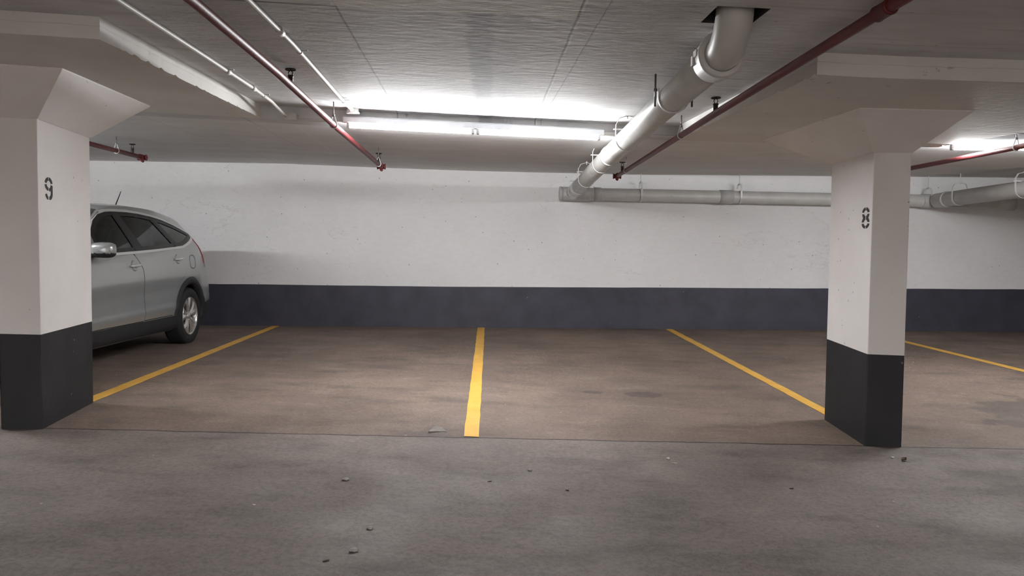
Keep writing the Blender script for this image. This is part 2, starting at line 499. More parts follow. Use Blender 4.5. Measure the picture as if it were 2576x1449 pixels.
M = dict(
    wall=painted_wall(), column=column_paint(),
    navy=black_paint('navy_black_paint', (0.046, 0.046, 0.062)),
    black=black_paint('column_black_paint', (0.019, 0.019, 0.021)),
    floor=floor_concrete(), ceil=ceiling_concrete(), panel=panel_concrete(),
    yellow=yellow_paint(), red=red_pipe_paint(),
    stencil=simple('stencil_paint', (0.025, 0.024, 0.026), 0.6),
    drain=simple('grey_painted_drain_pipe', (0.61, 0.60, 0.575), 0.42, var=0.15, scale=5),
    fitting=simple('drain_fitting_paint', (0.54, 0.53, 0.515), 0.5, var=0.2, scale=8),
    hanger=simple('painted_hanger_steel', (0.66, 0.65, 0.64), 0.45, 0.1),
    rod=simple('threaded_rod_steel', (0.18, 0.17, 0.165), 0.45, 0.7),
    conduit=simple('white_painted_conduit', (0.60, 0.58, 0.55), 0.5),
    iron=simple('dark_sprinkler_brass', (0.045, 0.035, 0.03), 0.45, 0.6),
    housing=simple('white_enamel_housing', (0.62, 0.63, 0.65), 0.4),
    socket=simple('white_plastic_socket', (0.40, 0.40, 0.41), 0.5),
    tube=emitter('fluorescent_tube', (0.97, 0.985, 1.0), TUBE_POWER),
    stone=simple('grey_pebble', (0.42, 0.40, 0.37), 0.7, var=0.5, scale=60),
    dark_stone=simple('dark_debris', (0.06, 0.05, 0.045), 0.8, var=0.4, scale=60),
    pale=simple('pale_chip', (0.62, 0.58, 0.53), 0.7, var=0.3, scale=60),
    leaf=simple('dry_leaf', (0.09, 0.05, 0.025), 0.8, var=0.4, scale=40),
    dark=simple('dark_void', (0.03, 0.028, 0.027), 0.9),
    car=simple('silver_car_paint', (0.42, 0.435, 0.435), 0.30, 0.45, var=0.03, coat=0.6),
    clad=simple('black_plastic_cladding', (0.022, 0.024, 0.027), 0.55, var=0.2),
    rubber=simple('tyre_rubber', (0.016, 0.016, 0.017), 0.75, var=0.2),
    alloy=simple('alloy_wheel_silver', (0.62, 0.61, 0.59), 0.28, 0.75, var=0.05),
    alloy_dark=simple('dark_disc_metal', (0.03, 0.03, 0.03), 0.6, 0.3),  # dark metal of the brake discs
    chrome=simple('brushed_chrome', (0.72, 0.72, 0.71), 0.30, 0.35, var=0.04),
    seal=simple('black_window_seal', (0.012, 0.012, 0.013), 0.4),
    seat=simple('grey_seat_cloth', (0.20, 0.20, 0.19), 0.9, var=0.25),
    glass=tinted_glass(),
    tail=simple('red_tail_lens', (0.50, 0.09, 0.10), 0.12, var=0.08, coat=0.8),
    clear=simple('clear_lens', (0.62, 0.60, 0.60), 0.1, 0.3, var=0.05, coat=0.8),
)

# ------------------------------------------------------------------ the setting
def lin(a, b, n): return [a + (b - a) * i / (n - 1) for i in range(n)]

# floor
mb = MB()
xs = lin(X0, X1, 44); ys = lin(Y0, YW, 80)
mb.grid([[(x, y, FZ(x, y)) for x in xs] for y in ys], 0, True)
structure(mb.build('floor', M['floor']), 'worn brown grey concrete garage floor')

# ceiling: high slab towards the aisle with a square pipe opening, a step, then the low band by the wall
HX0, HX1, HY0, HY1 = 0.915, 1.135, 3.20, 3.46
mb = MB()
xs = sorted(set(lin(X0, X1, 40) + [HX0, HX1]))
rows_y = sorted(set(lin(Y0, 6.2, 60) + [HY0, HY1]))
b0 = len(mb.v)
rows = [[(x, y, HZ(x, y)) for x in xs] for y in rows_y] + [[(x, STEP(x), HZ(x, STEP(x))) for x in xs]]
n = len(xs)
for r in rows: mb.pts(r)
for i in range(len(rows) - 1):
    for j in range(n - 1):
        cx = (xs[j] + xs[j + 1]) / 2
        cyy = (rows[i][0][1] + rows[i + 1][0][1]) / 2
        if HX0 < cx < HX1 and HY0 < cyy < HY1: continue
        mb.face((i * n + j, (i + 1) * n + j, (i + 1) * n + j + 1, i * n + j + 1), 0, False)
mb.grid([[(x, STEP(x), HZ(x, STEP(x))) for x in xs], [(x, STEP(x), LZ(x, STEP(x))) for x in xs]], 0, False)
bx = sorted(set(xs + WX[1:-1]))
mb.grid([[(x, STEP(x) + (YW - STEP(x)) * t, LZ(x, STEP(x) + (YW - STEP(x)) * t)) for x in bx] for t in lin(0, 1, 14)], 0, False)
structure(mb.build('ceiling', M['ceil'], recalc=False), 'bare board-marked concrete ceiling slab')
# the sleeve of the opening
mb = MB()
c4 = [(HX0, HY0), (HX1, HY0), (HX1, HY1), (HX0, HY1)]
for i in range(4):
    a, c = c4[i], c4[(i + 1) % 4]
    b = mb.pts([(a[0], a[1], HZ(*a)), (c[0], c[1], HZ(*c)), (c[0], c[1], 2.6), (a[0], a[1], 2.6)])
    mb.face((b, b + 1, b + 2, b + 3))
b = mb.pts([(p[0], p[1], 2.6) for p in c4]); mb.face((b, b + 1, b + 2, b + 3))
structure(mb.build('trim_1', M['dark'], recalc=False), 'dark square pipe opening cut in the ceiling')

# back wall, white above a navy black band
mb = MB()
xs = sorted(set(lin(X0, X1, 60) + WX[1:-1]))
def stripe(x): return float(np.interp(x, [-5, -0.3, 5, 8], [0.622, 0.612, 0.638, 0.652])) + random.uniform(-0.002, 0.002)
sz = [stripe(x) for x in xs]
mb.grid([[(x, YW, -0.02) for x in xs], [(x, YW, z) for x, z in zip(xs, sz)]], 1, False)
mb.grid([[(x, YW, z) for x, z in zip(xs, sz)], [(x, YW, 1.4) for x in xs], [(x, YW, LZ(x, YW) + 0.002) for x in xs]], 0, False)
structure(mb.build('wall_back', [M['wall'], M['navy']], recalc=False), 'white painted concrete wall with a navy black band along its foot')
for nm, P in (('wall_left', [(X0, Y0), (X0, YW)]), ('wall_right', [(X1, Y0), (X1, YW)]), ('wall_front', [(X0, Y0), (X1, Y0)])):
    mb = MB()
    a, c = P
    mb.grid([[(a[0], a[1], -0.8), (c[0], c[1], -0.8)], [(a[0], a[1], 0.5), (c[0], c[1], 0.5)]], 1, False)
    mb.grid([[(a[0], a[1], 0.5), (c[0], c[1], 0.5)], [(a[0], a[1], 2.75), (c[0], c[1], 2.75)]], 0, False)
    structure(mb.build(nm, [M['wall'], M['navy']], recalc=False))

# columns: foot quad, capital, drop panel
def lerp(a, b, t): return tuple(a[i] + (b[i] - a[i]) * t for i in range(len(a)))
def column(name, quad, z_str, z_cap, flare, label):
    """quad: plan corners front-left, front-right, back-right, back-left"""
    mb = MB()
    def ring(zs): return [(q[0], q[1], z) for q, z in zip(quad, zs)]
    foot = ring([FZ(*q) - 0.01 for q in quad])
    mid = ring([FZ(*q) + z_str for q in quad])
    top = ring([z_cap] * 4)
    def band(A, B, m, nseg):
        rows = []
        for k in range(nseg + 1):
            rows.append([lerp(A[i], B[i], k / nseg) for i in range(4)])
        mb.grid(rows, m, False, flip=False, closed=True)
    band(foot, mid, 1, 1)
    band(mid, top, 0, 1)
    cx = sum(q[0] for q in quad) / 4; cy = sum(q[1] for q in quad) / 4
    o = mb.build(name, [M['column'], M['black']])
    b = o.modifiers.new('bevel', 'BEVEL'); b.width = 0.008; b.segments = 2; b.limit_method = 'ANGLE'; b.angle_limit = 0.6
    structure(o, label)
    # capital: flares to the underside of the drop panel
    cb = MB()
    fxl, fxr, fy = flare
    sgn = [(-1, -1), (1, -1), (1, 1), (-1, 1)]
    top_q = [(q[0] + (fxr if s_[0] > 0 else -fxl), q[1] + s_[1] * fy) for q, s_ in zip(quad, sgn)]
    tz = [LZ(*q) for q in top_q]
    A = [(q[0] + s_[0] * 0.006, q[1] + s_[1] * 0.006, z_cap - 0.012) for q, s_ in zip(quad, sgn)]
    B = [(q[0], q[1], z - 0.009) for q, z in zip(top_q, tz)]
    Cc = [(q[0], q[1], z) for q, z in zip(top_q, tz)]
    cb.grid([A, B, Cc], 0, False, closed=True)
    b0 = cb.pts(A); cb.face((b0, b0 + 1, b0 + 2, b0 + 3))
    cap = cb.build('capital', M['column'], o)
    bevel(cap, 0.006)
    return o

LQ = [(-3.195, 5.10), (-2.943, 5.128), (-3.045, 5.985), (-3.30, 5.95)]
RQ = [(2.663, 5.385), (2.925, 5.375), (2.975, 6.13), (2.70, 6.144)]
col_l = column('column', LQ, 0.625, 1.985, (0.20, 0.33, 0.30), 'white concrete column stencilled 9 with a black foot')
col_r = column('column', RQ, 0.655, 1.878, (0.37, 0.09, 0.55), 'white concrete column stencilled 8 with a black foot')

def drop_panel(x0, x1, y0, label, seedv):
    rnd = random.Random(seedv)
    mb = MB()
    nx, ny = 60, 80
    def rough(): return rnd.uniform(-0.004, 0.003) if rnd.random() < 0.8 else rnd.uniform(0.0, 0.014)
    xs = lin(x0, x1, nx)
    ye = lambda x: STEP(x) + 0.02
    def bot(x, y): return LZ(x, y) - 0.004
    fr = [max(0, rough()) * 0.6 for _ in xs]
    ys_ = lin(0, 1, ny)
    rows = []
    for j, t in enumerate(ys_):
        row = []
        for i, x in enumerate(xs):
            y = y0 + (ye(x) - y0) * t
            z = bot(x, y)
            row.append([x, y, z])
        rows.append(row)
    # chipped lower arrises
    for j in range(ny):
        for i in (0, nx - 1):
            r = max(0, rough()); rows[j][i][2] += r; rows[j][i][0] += (r * 0.15 if i == 0 else -r * 0.15)
    for i in range(1, nx - 1):
        r = max(0, rough()) * 0.5; rows[0][i][2] += r; rows[0][i][1] += r * 0.4
    mb.grid(rows, 0, False)
    def wallstrip(edge):
        # two courses with a small recess between: the formwork line on the side
        top = [(e[0], e[1], HZ(e[0], e[1]) + 0.01) for e in edge]
        return top
    for edge, nrm in (([r[0] for r in rows], (-1, 0)), ([r[-1] for r in rows], (1, 0)), (rows[0], (0, -1))):
        prof = []
        for e in edge:
            zt = HZ(e[0], e[1]) + 0.01
            zb = e[2]
            zl = bot(e[0], e[1]) + SLAB * 0.62
            w = rnd.uniform(-0.002, 0.002)
            prof.append([(e[0], e[1], zb), (e[0], e[1], zl - 0.003 + w), (e[0] - nrm[0] * 0.003, e[1] - nrm[1] * 0.003, zl + w),
                         (e[0] - nrm[0] * 0.001, e[1] - nrm[1] * 0.001, zl + 0.003 + w), (e[0] - nrm[0] * 0.001, e[1] - nrm[1] * 0.001, zt)])
        mb.grid(prof, 0, False)
    return structure(mb.build('drop_panel', M['panel']), label)
drop_panel(-4.35, -1.955, 3.955, 'thick square concrete drop panel over column 9', 3)
drop_panel(1.625, 4.02, 3.90, 'thick square concrete drop panel over column 8', 5)

# stencilled numbers lie on the inner side faces of the columns
def stencil(name, col, quad, face, z_of, pieces, c_along, z_c, w, h, label):
    """pieces: polygons in unit coords, x to the right as read, y up"""
    a = Vector((quad[face[0]][0], quad[face[0]][1], 0)); b = Vector((quad[face[1]][0], quad[face[1]][1], 0))
    dirv = (b - a).normalized()
    nrm = Vector((dirv.y, -dirv.x, 0))
    mb = MB()
    for poly in pieces:
        P = [a + dirv * (c_along + (p[0] - 0.5) * w) + nrm * 0.002 + Vector((0, 0, z_c + (p[1] - 0.5) * h)) for p in poly]
        Q = [p - nrm * 0.0022 for p in P]
        k = len(P)
        s0 = mb.pts(P)
        mb.face(list(range(s0, s0 + k)))
        s1 = mb.pts(Q)
        for i in range(k):
            mb.face((s0 + i, s0 + (i + 1) % k, s1 + (i + 1) % k, s1 + i))
    o = mb.build(name, M['stencil'], col)
    o['label'] = label
    return o
def arc(cx, cy, ro, ri, a0, a1, sx=1.0, n=10):
    A = [math.radians(a0 + (a1 - a0) * i / n) for i in range(n + 1)]
    return [(cx + ro[0] * math.cos(t), cy + ro[1] * math.sin(t)) for t in A] + \
           [(cx + ri[0] * math.cos(t), cy + ri[1] * math.sin(t)) for t in reversed(A)]
RO, RI = (0.50, 0.305), (0.27, 0.155)
nine = [arc(0.5, 0.695, RO, RI, 97, 170), arc(0.5, 0.695, RO, RI, 8, 83), arc(0.5, 0.695, RO, RI, 186, 263),
        [(1.0, 0.64), (1.0, 0.30), (0.985, 0.20), (0.93, 0.11), (0.83, 0.035), (0.70, 0.0), (0.58, 0.0), (0.58, 0.14), (0.67, 0.17), (0.75, 0.22), (0.78, 0.30),
         (0.78, 0.385), (0.60, 0.385), (0.56, 0.40), (0.56, 0.50), (0.68, 0.545), (0.75, 0.60), (0.77, 0.665)],
        [(0.43, 0.0), (0.43, 0.13), (0.33, 0.175), (0.24, 0.27), (0.06, 0.225), (0.12, 0.12), (0.25, 0.035), (0.36, 0.0)]]
eight = [arc(0.5, 0.735, (0.48, 0.265), (0.25, 0.125), 98, 172), arc(0.5, 0.735, (0.48, 0.265), (0.25, 0.125), 8, 82),
         arc(0.5, 0.26, (0.50, 0.26), (0.27, 0.125), 188, 262), arc(0.5, 0.26, (0.50, 0.26), (0.27, 0.125), 278, 352),
         [(0.03, 0.685), (0.27, 0.685), (0.31, 0.63), (0.44, 0.59), (0.44, 0.42), (0.32, 0.38), (0.24, 0.305), (0.0, 0.30), (0.05, 0.40), (0.17, 0.505), (0.07, 0.60)],
         [(0.97, 0.685), (0.73, 0.685), (0.69, 0.63), (0.56, 0.59), (0.56, 0.42), (0.68, 0.38), (0.76, 0.305), (1.0, 0.30), (0.95, 0.40), (0.83, 0.505), (0.93, 0.60)]]
stencil('stencil_number', col_l, LQ, (1, 2), None, nine, 0.152, 1.537, 0.115, 0.150, 'black stencilled number 9')
stencil('stencil_number', col_r, RQ, (3, 0), None, eight, 0.660, 1.415, 0.125, 0.152, 'black stencilled number 8')

# parking lines: thin paint on the floor
def parking_line(P, w, label):
    """P: near centre, far centre"""
    (xa, ya), (xb, yb) = P
    n = 40
    mb = MB(); rows = []
    rn = random.Random(int(abs(xa) * 1000))
    for i in range(n):
        t = i / (n - 1)
        x = xa + (xb - xa) * t; y = ya + (yb - ya) * t
        j1, j2 = rn.uniform(-0.003, 0.003), rn.uniform(-0.003, 0.003)
        ww = w / 2
        L_ = x - ww + j1; R_ = x + ww + j2
        rows.append([(L_, y, FZ(L_, y) + 0.001), (L_, y, FZ(L_, y) + 0.004), (R_, y, FZ(R_, y) + 0.004), (R_, y, FZ(R_, y) + 0.001)])
    mb.grid(rows, 0, False)
    o = mb.build('parking_line', M['yellow'])
    tag(o, label, 'parking line', 'yellow bay lines')
    o['kind'] = 'thing'
    return o
parking_line(((-3.11, 6.01), (-3.21, 11.62)), 0.105, 'yellow painted bay line starting behind the column stencilled 9')
parking_line(((-0.128, 5.285), (-0.148, 11.62)), 0.105, 'yellow painted bay line standing free between the two empty bays')
parking_line(((2.83, 6.18), (2.69, 11.62)), 0.105, 'yellow painted bay line ending behind the column stencilled 8')
parking_line(((6.10, 7.4), (5.62, 11.62)), 0.105, 'yellow painted bay line in the bay beyond the column stencilled 8')

# ------------------------------------------------------------------ lamps in the picture
def fixture(xc, label):
    y = STEP(xc) - 0.055
    z = LZ(xc, y)
    dx = 1.1
    ya, yb = STEP(xc - dx), STEP(xc + dx)
    za, zb = LZ(xc - dx, ya), LZ(xc + dx, yb)
    d = Vector((2 * dx, yb - ya, zb - za)).normalized()
    root = empty('fluorescent_light', (xc, (ya + yb) / 2 - 0.062, (za + zb) / 2))
    rz = math.atan2(d.y, d.x); ry = -math.asin(d.z)
    root.rotation_euler = (0, ry, rz)
    tag(root, label, 'light', 'fluorescent strip lights')
    mb = MB()
    mb.box((0, 0.0, 0.016), (2.23, 0.080, 0.046))
    mb.box((0, 0.03, 0.045), (2.23, 0.045, 0.02))
    h = bevel(mb.build('housing', M['housing'], root), 0.004)
    for sx in (-1, 1):
        mb = MB()
        mb.lathe([(0.0165, -0.51), (0.0165, 0.51)], (sx * 0.5475, -0.010, -0.034), (1, 0, 0), 20)
        for e in (-0.51, 0.51):
            c = len(mb.v)
        t = mb.build('tube', M['tube'], root)
        for e in (-1, 1):
            mb = MB()
            mb.box((sx * 0.5475 + e * 0.5235, -0.010, -0.028), (0.026, 0.040, 0.050))
            bevel(mb.build('lamp_holder', M['socket'], root), 0.006)
    return root
fixture(-0.15, 'twin tube fluorescent light over the free-standing yellow line')
fixture(-5.75, 'fluorescent light above the parked car, behind the column stencilled 9')
fixture(5.12, 'fluorescent light beyond the column stencilled 8, half out of view')

# ------------------------------------------------------------------ conduits and boxes
def conduit_run(path, r, label, couplings=(), clips=()):
    root = MB(); root.tube(path, r, 12)
    o = root.build('conduit', M['conduit'])
    tag(o, label, 'conduit')
    P = [Vector(p) for p in path]
    for (i, t) in couplings:
        a, b = P[i], P[i + 1]
        c = a.lerp(b, t); d = (b - a).normalized()
        m = MB(); m.tube([c - d * 0.035, c + d * 0.035], r * 1.35, 12)
        m.build('coupling', M['conduit'], o)
    for (i, t) in clips:
        a, b = P[i], P[i + 1]
        c = a.lerp(b, t); d = (b - a).normalized()
        m = MB(); m.tube([c - d * 0.009, c + d * 0.009], r * 1.25, 12)
        m.box((c.x + 0.026, c.y, c.z + r * 0.6), (0.04, 0.018, 0.006))
        m.build('clip', M['conduit'], o)
    return o
def zc(x, y, k=0.019): return HZ(x, y) - k
c1 = [(-1.64, 1.4), (-1.66, 3.0), (-1.70, 4.6), (-1.735, 5.75)]
conduit_run([(x, y, zc(x, y)) for x, y in c1] + [(-1.74, 6.20, HZ(-1.74, 6.2) - 0.035), (-1.735, 6.585, LZ(-1.735, 6.585) + 0.020)],
            0.0125, 'white conduit along the ceiling ending in a square box', [(2, 0.45), (2, 0.97)], [(2, 0.43), (3, 0.5)])
c2 = [(-1.03, 1.4), (-1.05, 3.0), (-1.07, 4.2), (-1.15, 5.9), (-1.17, 6.52)]
conduit_run([(x, y, zc(x, y)) for x, y in c2], 0.0125, 'white conduit along the ceiling ending in a round box',
            [(1, 0.80), (3, 0.92)], [(2, 0.12), (3, 0.3)])
def zl(x, k): return LZ(x, STEP(x)) + k
xa = lin(-1.66, -1.27, 4)
conduit_run([(x, STEP(x) - 0.03, zl(x, 0.004)) for x in xa], 0.009, 'short thin conduit between square box and fluorescent light')
xa = lin(1.08, 2.0, 6)
cr = conduit_run([(x, STEP(x) - 0.03, zl(x, 0.016)) for x in xa], 0.011, 'thin conduit along the ceiling step behind the large drain pipe', [(3, 0.5)], [])
xa = lin(3.45, 3.79, 4)
conduit_run([(x, STEP(x) - 0.03, zl(x, 0.0)) for x in xa], 0.011, 'thin conduit along the ceiling step beyond the column stencilled 8')

m = MB(); m.box((-1.70, 6.628, LZ(-1.7, 6.6) + 0.020), (0.105, 0.085, 0.055))
m.box((-1.70, 6.628, LZ(-1.7, 6.6) - 0.010), (0.115, 0.095, 0.006))
tag(bevel(m.build('junction_box', M['conduit']), 0.004), 'small square junction box at the ceiling step', 'junction box')
bz = HZ(-1.17, 6.575)
m = MB(); m.lathe([(0.0, -0.045), (0.053, -0.045), (0.056, -0.04), (0.056, -0.034), (0.050, -0.033), (0.050, 0.0)], (-1.17, 6.575, bz), (0, 0, 1), 28)
tag(m.build('junction_box', M['conduit']), 'small round white junction box above the fluorescent light', 'junction box')
m = MB(); x_ = 1.022; m.box((x_, STEP(x_) - 0.030, zl(x_, 0.014)), (0.105, 0.045, 0.030))
tag(bevel(m.build('junction_box', M['conduit']), 0.004), 'small white connection box at the end of the fluorescent light near the drain', 'junction box')
m = MB(); x_ = 3.88; m.box((x_, STEP(x_) - 0.04, zl(x_, 0.0)), (0.17, 0.06, 0.045))
tag(bevel(m.build('junction_box', M['conduit']), 0.004), 'small white connection box beyond the column stencilled 8', 'junction box')

# ------------------------------------------------------------------ red sprinkler pipes
def sprinkler_pipe(path, r, heads, hangers, end, label, tees=()):
    P = [Vector(p) for p in path]
    m = MB(); m.tube(path, r, 20)
    o = m.build('sprinkler_pipe', M['red'])
    tag(o, label, 'sprinkler pipe')
    def at(y):
        for a, b in zip(P, P[1:]):
            if min(a.y, b.y) - 1e-6 <= y <= max(a.y, b.y) + 1e-6:
                return a.lerp(b, (y - a.y) / (b.y - a.y))
        return P[-1].copy()
    for y in heads:
        c = at(y); top = min(c.z + 0.125, HZ(c.x, y) - 0.012 if y < STEP(c.x) else LZ(c.x, y) - 0.012)
        h = top - c.z
        m = MB()
        m.lathe([(0.016, r * 0.6), (0.016, h * 0.50), (0.019, h * 0.52), (0.019, h * 0.60), (0.009, h * 0.63)], c, (0, 0, 1), 12)
        s_ = m.build('sprinkler_head', M['iron'], o)
        m = MB()
        for sx in (-1, 1):
            m.tube([c + Vector((sx * 0.009, 0, h * 0.6)), c + Vector((sx * 0.013, 0, h * 0.78)), c + Vector((0, 0, h * 0.97))], 0.0035, 8)
        m.lathe([(0.0, h * 0.955), (0.03, h * 0.97), (0.034, h * 0.93), (0.034, h), (0.0, h)], c, (0, 0, 1), 20)
        m.build('deflector', M['iron'], s_)
    for y in hangers:
        c = at(y); zt = HZ(c.x, y) if y < STEP(c.x) else LZ(c.x, y)
        m = MB()
        pts = []
        for k in range(21):
            a = -PI / 2 + (k - 10) / 10 * 2.15
            pts.append(c + Vector((math.cos(a) * (r + 0.004), 0, math.sin(a) * (r + 0.004))))
        pts = [c + Vector((-0.006, 0, r + 0.05))] + pts + [c + Vector((0.006, 0, r + 0.05))]
        m.tube(pts, 0.0045, 8)
        g = m.build('pipe_hanger', M['hanger'], o)
        m = MB(); m.tube([(c.x, c.y, c.z + r + 0.04), (c.x, c.y, zt)], 0.0052, 8)
        m.lathe([(0.012, 0), (0.012, 0.014)], (c.x, c.y, c.z + r + 0.042), (0, 0, 1), 6)
        m.build('rod', M['rod'], g)
    for y in tees:
        c = at(y); d = (at(y + 0.05) - at(y - 0.05)).normalized()
        m = MB(); m.tube([c - d * 0.055, c - d * 0.05, c - d * 0.04, c + d * 0.04, c + d * 0.05, c + d * 0.055], [r * 1.1, r * 1.4, r * 1.32, r * 1.32, r * 1.4, r * 1.1], 20)
        m.build('coupling', M['red'], o)
    if end:
        c = P[-1]; d = (P[-1] - P[-2]).normalized()
        m = MB()
        m.tube([c - d * 0.07, c - d * 0.062, c - d * 0.05, c + d * 0.02, c + d * 0.035], [r * 1.15, r * 1.5, r * 1.38, r * 1.4, r * 1.1], 20)
        for sx in (-1, 1):
            m.tube([c, c + Vector((sx * r * 1.5, 0, 0)), c + Vector((sx * r * 1.6, 0, 0)), c + Vector((sx * r * 2.0, 0, 0))], [r * 1.15, r * 1.15, r * 1.4, r * 1.4], 16)
        m.tube([c, c - Vector((0, 0, r * 1.6)), c - Vector((-0.012, 0, r * 2.1))], [r, r * 0.8, r * 0.45], 12)
        m.build('end_tee', M['red'], o)
    return o
xr = -1.27
sprinkler_pipe([(xr + 0.04, -2.5, 2.115), (xr + 0.015, 1.2, 2.13), (xr, 3.37, 2.192), (xr, 4.66, 2.185), (xr, 6.26, 2.143), (xr, 8.95, 2.103)], 0.0235,
               [4.95, 8.75], [1.0, 6.27, 8.72], True, 'red sprinkler pipe on the left of the fluorescent light, ending by the back wall')
xr = 1.5
sprinkler_pipe([(xr, -2.5, 2.035), (xr, 2.94, 2.092), (xr, 5.24, 2.094), (xr, 9.35, 2.068)], 0.0235,
               [5.24, 8.98], [1.0, 6.19, 8.72], True, 'long red sprinkler pipe under the drop panel edge to the right of the drain', tees=(2.99,))
xr = -4.1
sprinkler_pipe([(xr + 0.1, 4.0, 2.185), (xr, 8.0, 2.20), (xr, 9.25, 2.203)], 0.0245,
               [9.0], [8.62], True, 'short dark red sprinkler pipe above the parked car')
xr = 4.2
sprinkler_pipe([(xr, 3.2, 2.0), (xr, 6.1, 2.026), (xr, 8.05, 2.027)], 0.022,
               [], [6.16], True, 'red sprinkler pipe in the bay beyond the column stencilled 8')

# ------------------------------------------------------------------ drain pipes
def clevis(parent, c, r, axis, zt, rods='clevis'):
    """hanger around a pipe of radius r centred at c, running along axis"""
    c = Vector(c); a = Vector(axis).normalized()
    side = Vector((0, 0, 1)).cross(a).normalized()
    m = MB()
    R = r + 0.006
    if rods == 'clevis':
        pts = []
        for k in range(25):
            t = PI + (k / 24) * PI
            pts.append(c + side * (math.cos(t) * R) + Vector((0, 0, math.sin(t) * R)))
        left, right = pts[0], pts[-1]
        strap = [left + Vector((0, 0, r * 1.0))] + pts + [right + Vector((0, 0, r * 1.0))]
        ribbon(m, strap, a, 0.028, 0.005)
        b = r * 0.95
        yoke = [left + Vector((0, 0, b * 0.75)), left + Vector((0, 0, r + 0.03)) + side * (-R * -0.06), c + side * (-R * 0.72) + Vector((0, 0, r + 0.085)), c + Vector((0, 0, r + 0.105)),
                c + side * (R * 0.72) + Vector((0, 0, r + 0.085)), right + Vector((0, 0, r + 0.03)), right + Vector((0, 0, b * 0.75))]
        ribbon(m, yoke, a, 0.024, 0.005)
        m.tube([left + Vector((0, 0, r * 0.95)) - side * -0.0 + (left - c).normalized() * 0.0 + (side * -0.02 if (left - c).dot(side) < 0 else side * 0.02), right + Vector((0, 0, r * 0.95)) + (side * 0.02 if (right - c).dot(side) > 0 else side * -0.02)], 0.006, 8)
        top = c + Vector((0, 0, r + 0.10))
    else:
        pts = []
        for k in range(25):
            t = PI + (k / 24) * PI
            pts.append(c + side * (math.cos(t) * R) + Vector((0, 0, math.sin(t) * R)))
        strap = [pts[0] + Vector((0, 0, 0.05))] + pts + [pts[-1] + Vector((0, 0, 0.05))]
        ribbon(m, strap, a, 0.022, 0.006)
    g = m.build('pipe_hanger', M['hanger'], parent)
    if rods == 'clevis':
        m = MB()
        m.tube([top - Vector((0, 0, 0.02)), (top.x, top.y, zt)], 0.006, 8)
        m.lathe([(0.012, 0), (0.012, 0.012)], top, (0, 0, 1), 6)
        m.build('rod', M['hanger'], g)
    else:
        for sgn in (-1, 1):
            m = MB()
            q = c + side * (sgn * (R + 0.018))
            m.tube([(q.x, q.y, c.z - 0.055), (q.x, q.y, zt)], 0.006, 8)
            m.lathe([(0.014, 0), (0.014, 0.014)], (q.x, q.y, c.z + 0.035), (0, 0, 1), 6)
            m.build('rod', M['rod'], g)
    return g
def ribbon(m, pts, axis, w, t):
    pts = [Vector(p) for p in pts]
    a = Vector(axis).normalized()
    rows = []
    for i, p in enumerate(pts):
        if i == 0: d = pts[1] - pts[0]
        elif i == len(pts) - 1: d = pts[-1] - pts[-2]
        else: d = (pts[i + 1] - pts[i]).normalized() + (pts[i] - pts[i - 1]).normalized()
        d.normalize(); nn = d.cross(a).normalized()
        rows.append([p + a * w / 2 + nn * t / 2, p - a * w / 2 + nn * t / 2, p - a * w / 2 - nn * t / 2, p + a * w / 2 - nn * t / 2])
    b = m.grid(rows, 0, False, closed=True)
    e = b + (len(rows) - 1) * 4
    m.face((b, b + 1, b + 2, b + 3)); m.face((e, e + 1, e + 2, e + 3))

# branch from the ceiling to the wall
PB = [Vector((1.046, 3.70, 2.064)), Vector((1.085, 5.5, 2.074)), Vector((1.10, 6.6, 2.070)), Vector((1.125, 8.4, 2.052)), Vector((1.175, 11.30, 2.012))]
m = MB(); m.tube(PB, [0.084, 0.086, 0.088, 0.092, 0.096], 32)
br = m.build('drain_pipe', M['drain'])
tag(br, 'large grey drain pipe from a ceiling opening down to the back wall', 'drain pipe')
elb = []
vx, vy, R_ = 1.030, 3.335, 0.215
for k in range(5): elb.append((vx, vy, 2.58 - k * 0.06))
zc0 = 2.064 + R_
for k in range(1, 17):
    t = k / 16 * PI / 2
    elb.append((vx + (1.046 - vx) * k / 16, vy + R_ - R_ * math.cos(t), zc0 - R_ * math.sin(t)))
elb = [e for e in elb if e[2] <= 2.60]
elb.append((1.047, 3.68, 2.064))
m = MB(); m.tube(elb, 0.080, 32)
m.build('elbow', M['drain'], br)
m = MB(); m.tube([(vx, vy, 2.128), (vx, vy, 2.60)], 0.001, 4)
# bell socket with a thick lip
m = MB()
m.lathe([(0.0815, 0.0), (0.101, 0.0), (0.108, 0.008), (0.108, 0.026), (0.101, 0.036), (0.101, 0.15), (0.097, 0.165), (0.086, 0.172)], (1.0462, 3.565, 2.064), (0.021, 1, 0.004), 40)
m.box((0.948, 3.66, 2.085), (0.012, 0.05, 0.03)); m.box((0.945, 3.70, 2.06), (0.012, 0.03, 0.045))
m.build('socket', M['drain'], br)
def bpt(y):
    for a, b in zip(PB, PB[1:]):
        if a.y <= y <= b.y: return a.lerp(b, (y - a.y) / (b.y - a.y))
    return PB[-1]
def brad(y): return float(np.interp(y, [3.7, 5.5, 6.6, 8.4, 11.3], [0.084, 0.086, 0.088, 0.092, 0.096]))
dirb = (PB[-1] - PB[0]).normalized()
def coupling(parent, c, d, r, L=0.1, name='coupling'):
    m = MB(); c = Vector(c); d = Vector(d).normalized()
    m.tube([c - d * L / 2, c - d * (L / 2 - 0.003), c + d * (L / 2 - 0.003), c + d * L / 2], [r, r + 0.007, r + 0.007, r], 32)
    m.build(name, M['fitting'], parent)
coupling(br, bpt(7.35), dirb, brad(7.35), 0.06)
for y in (10.45, 11.0): coupling(br, bpt(y), dirb, brad(y) + 0.003, 0.05)
clevis(br, bpt(4.60), brad(4.6), dirb, HZ(1.07, 4.6), 'twin')
clevis(br, bpt(6.35), brad(6.35), dirb, HZ(1.1, 6.35))
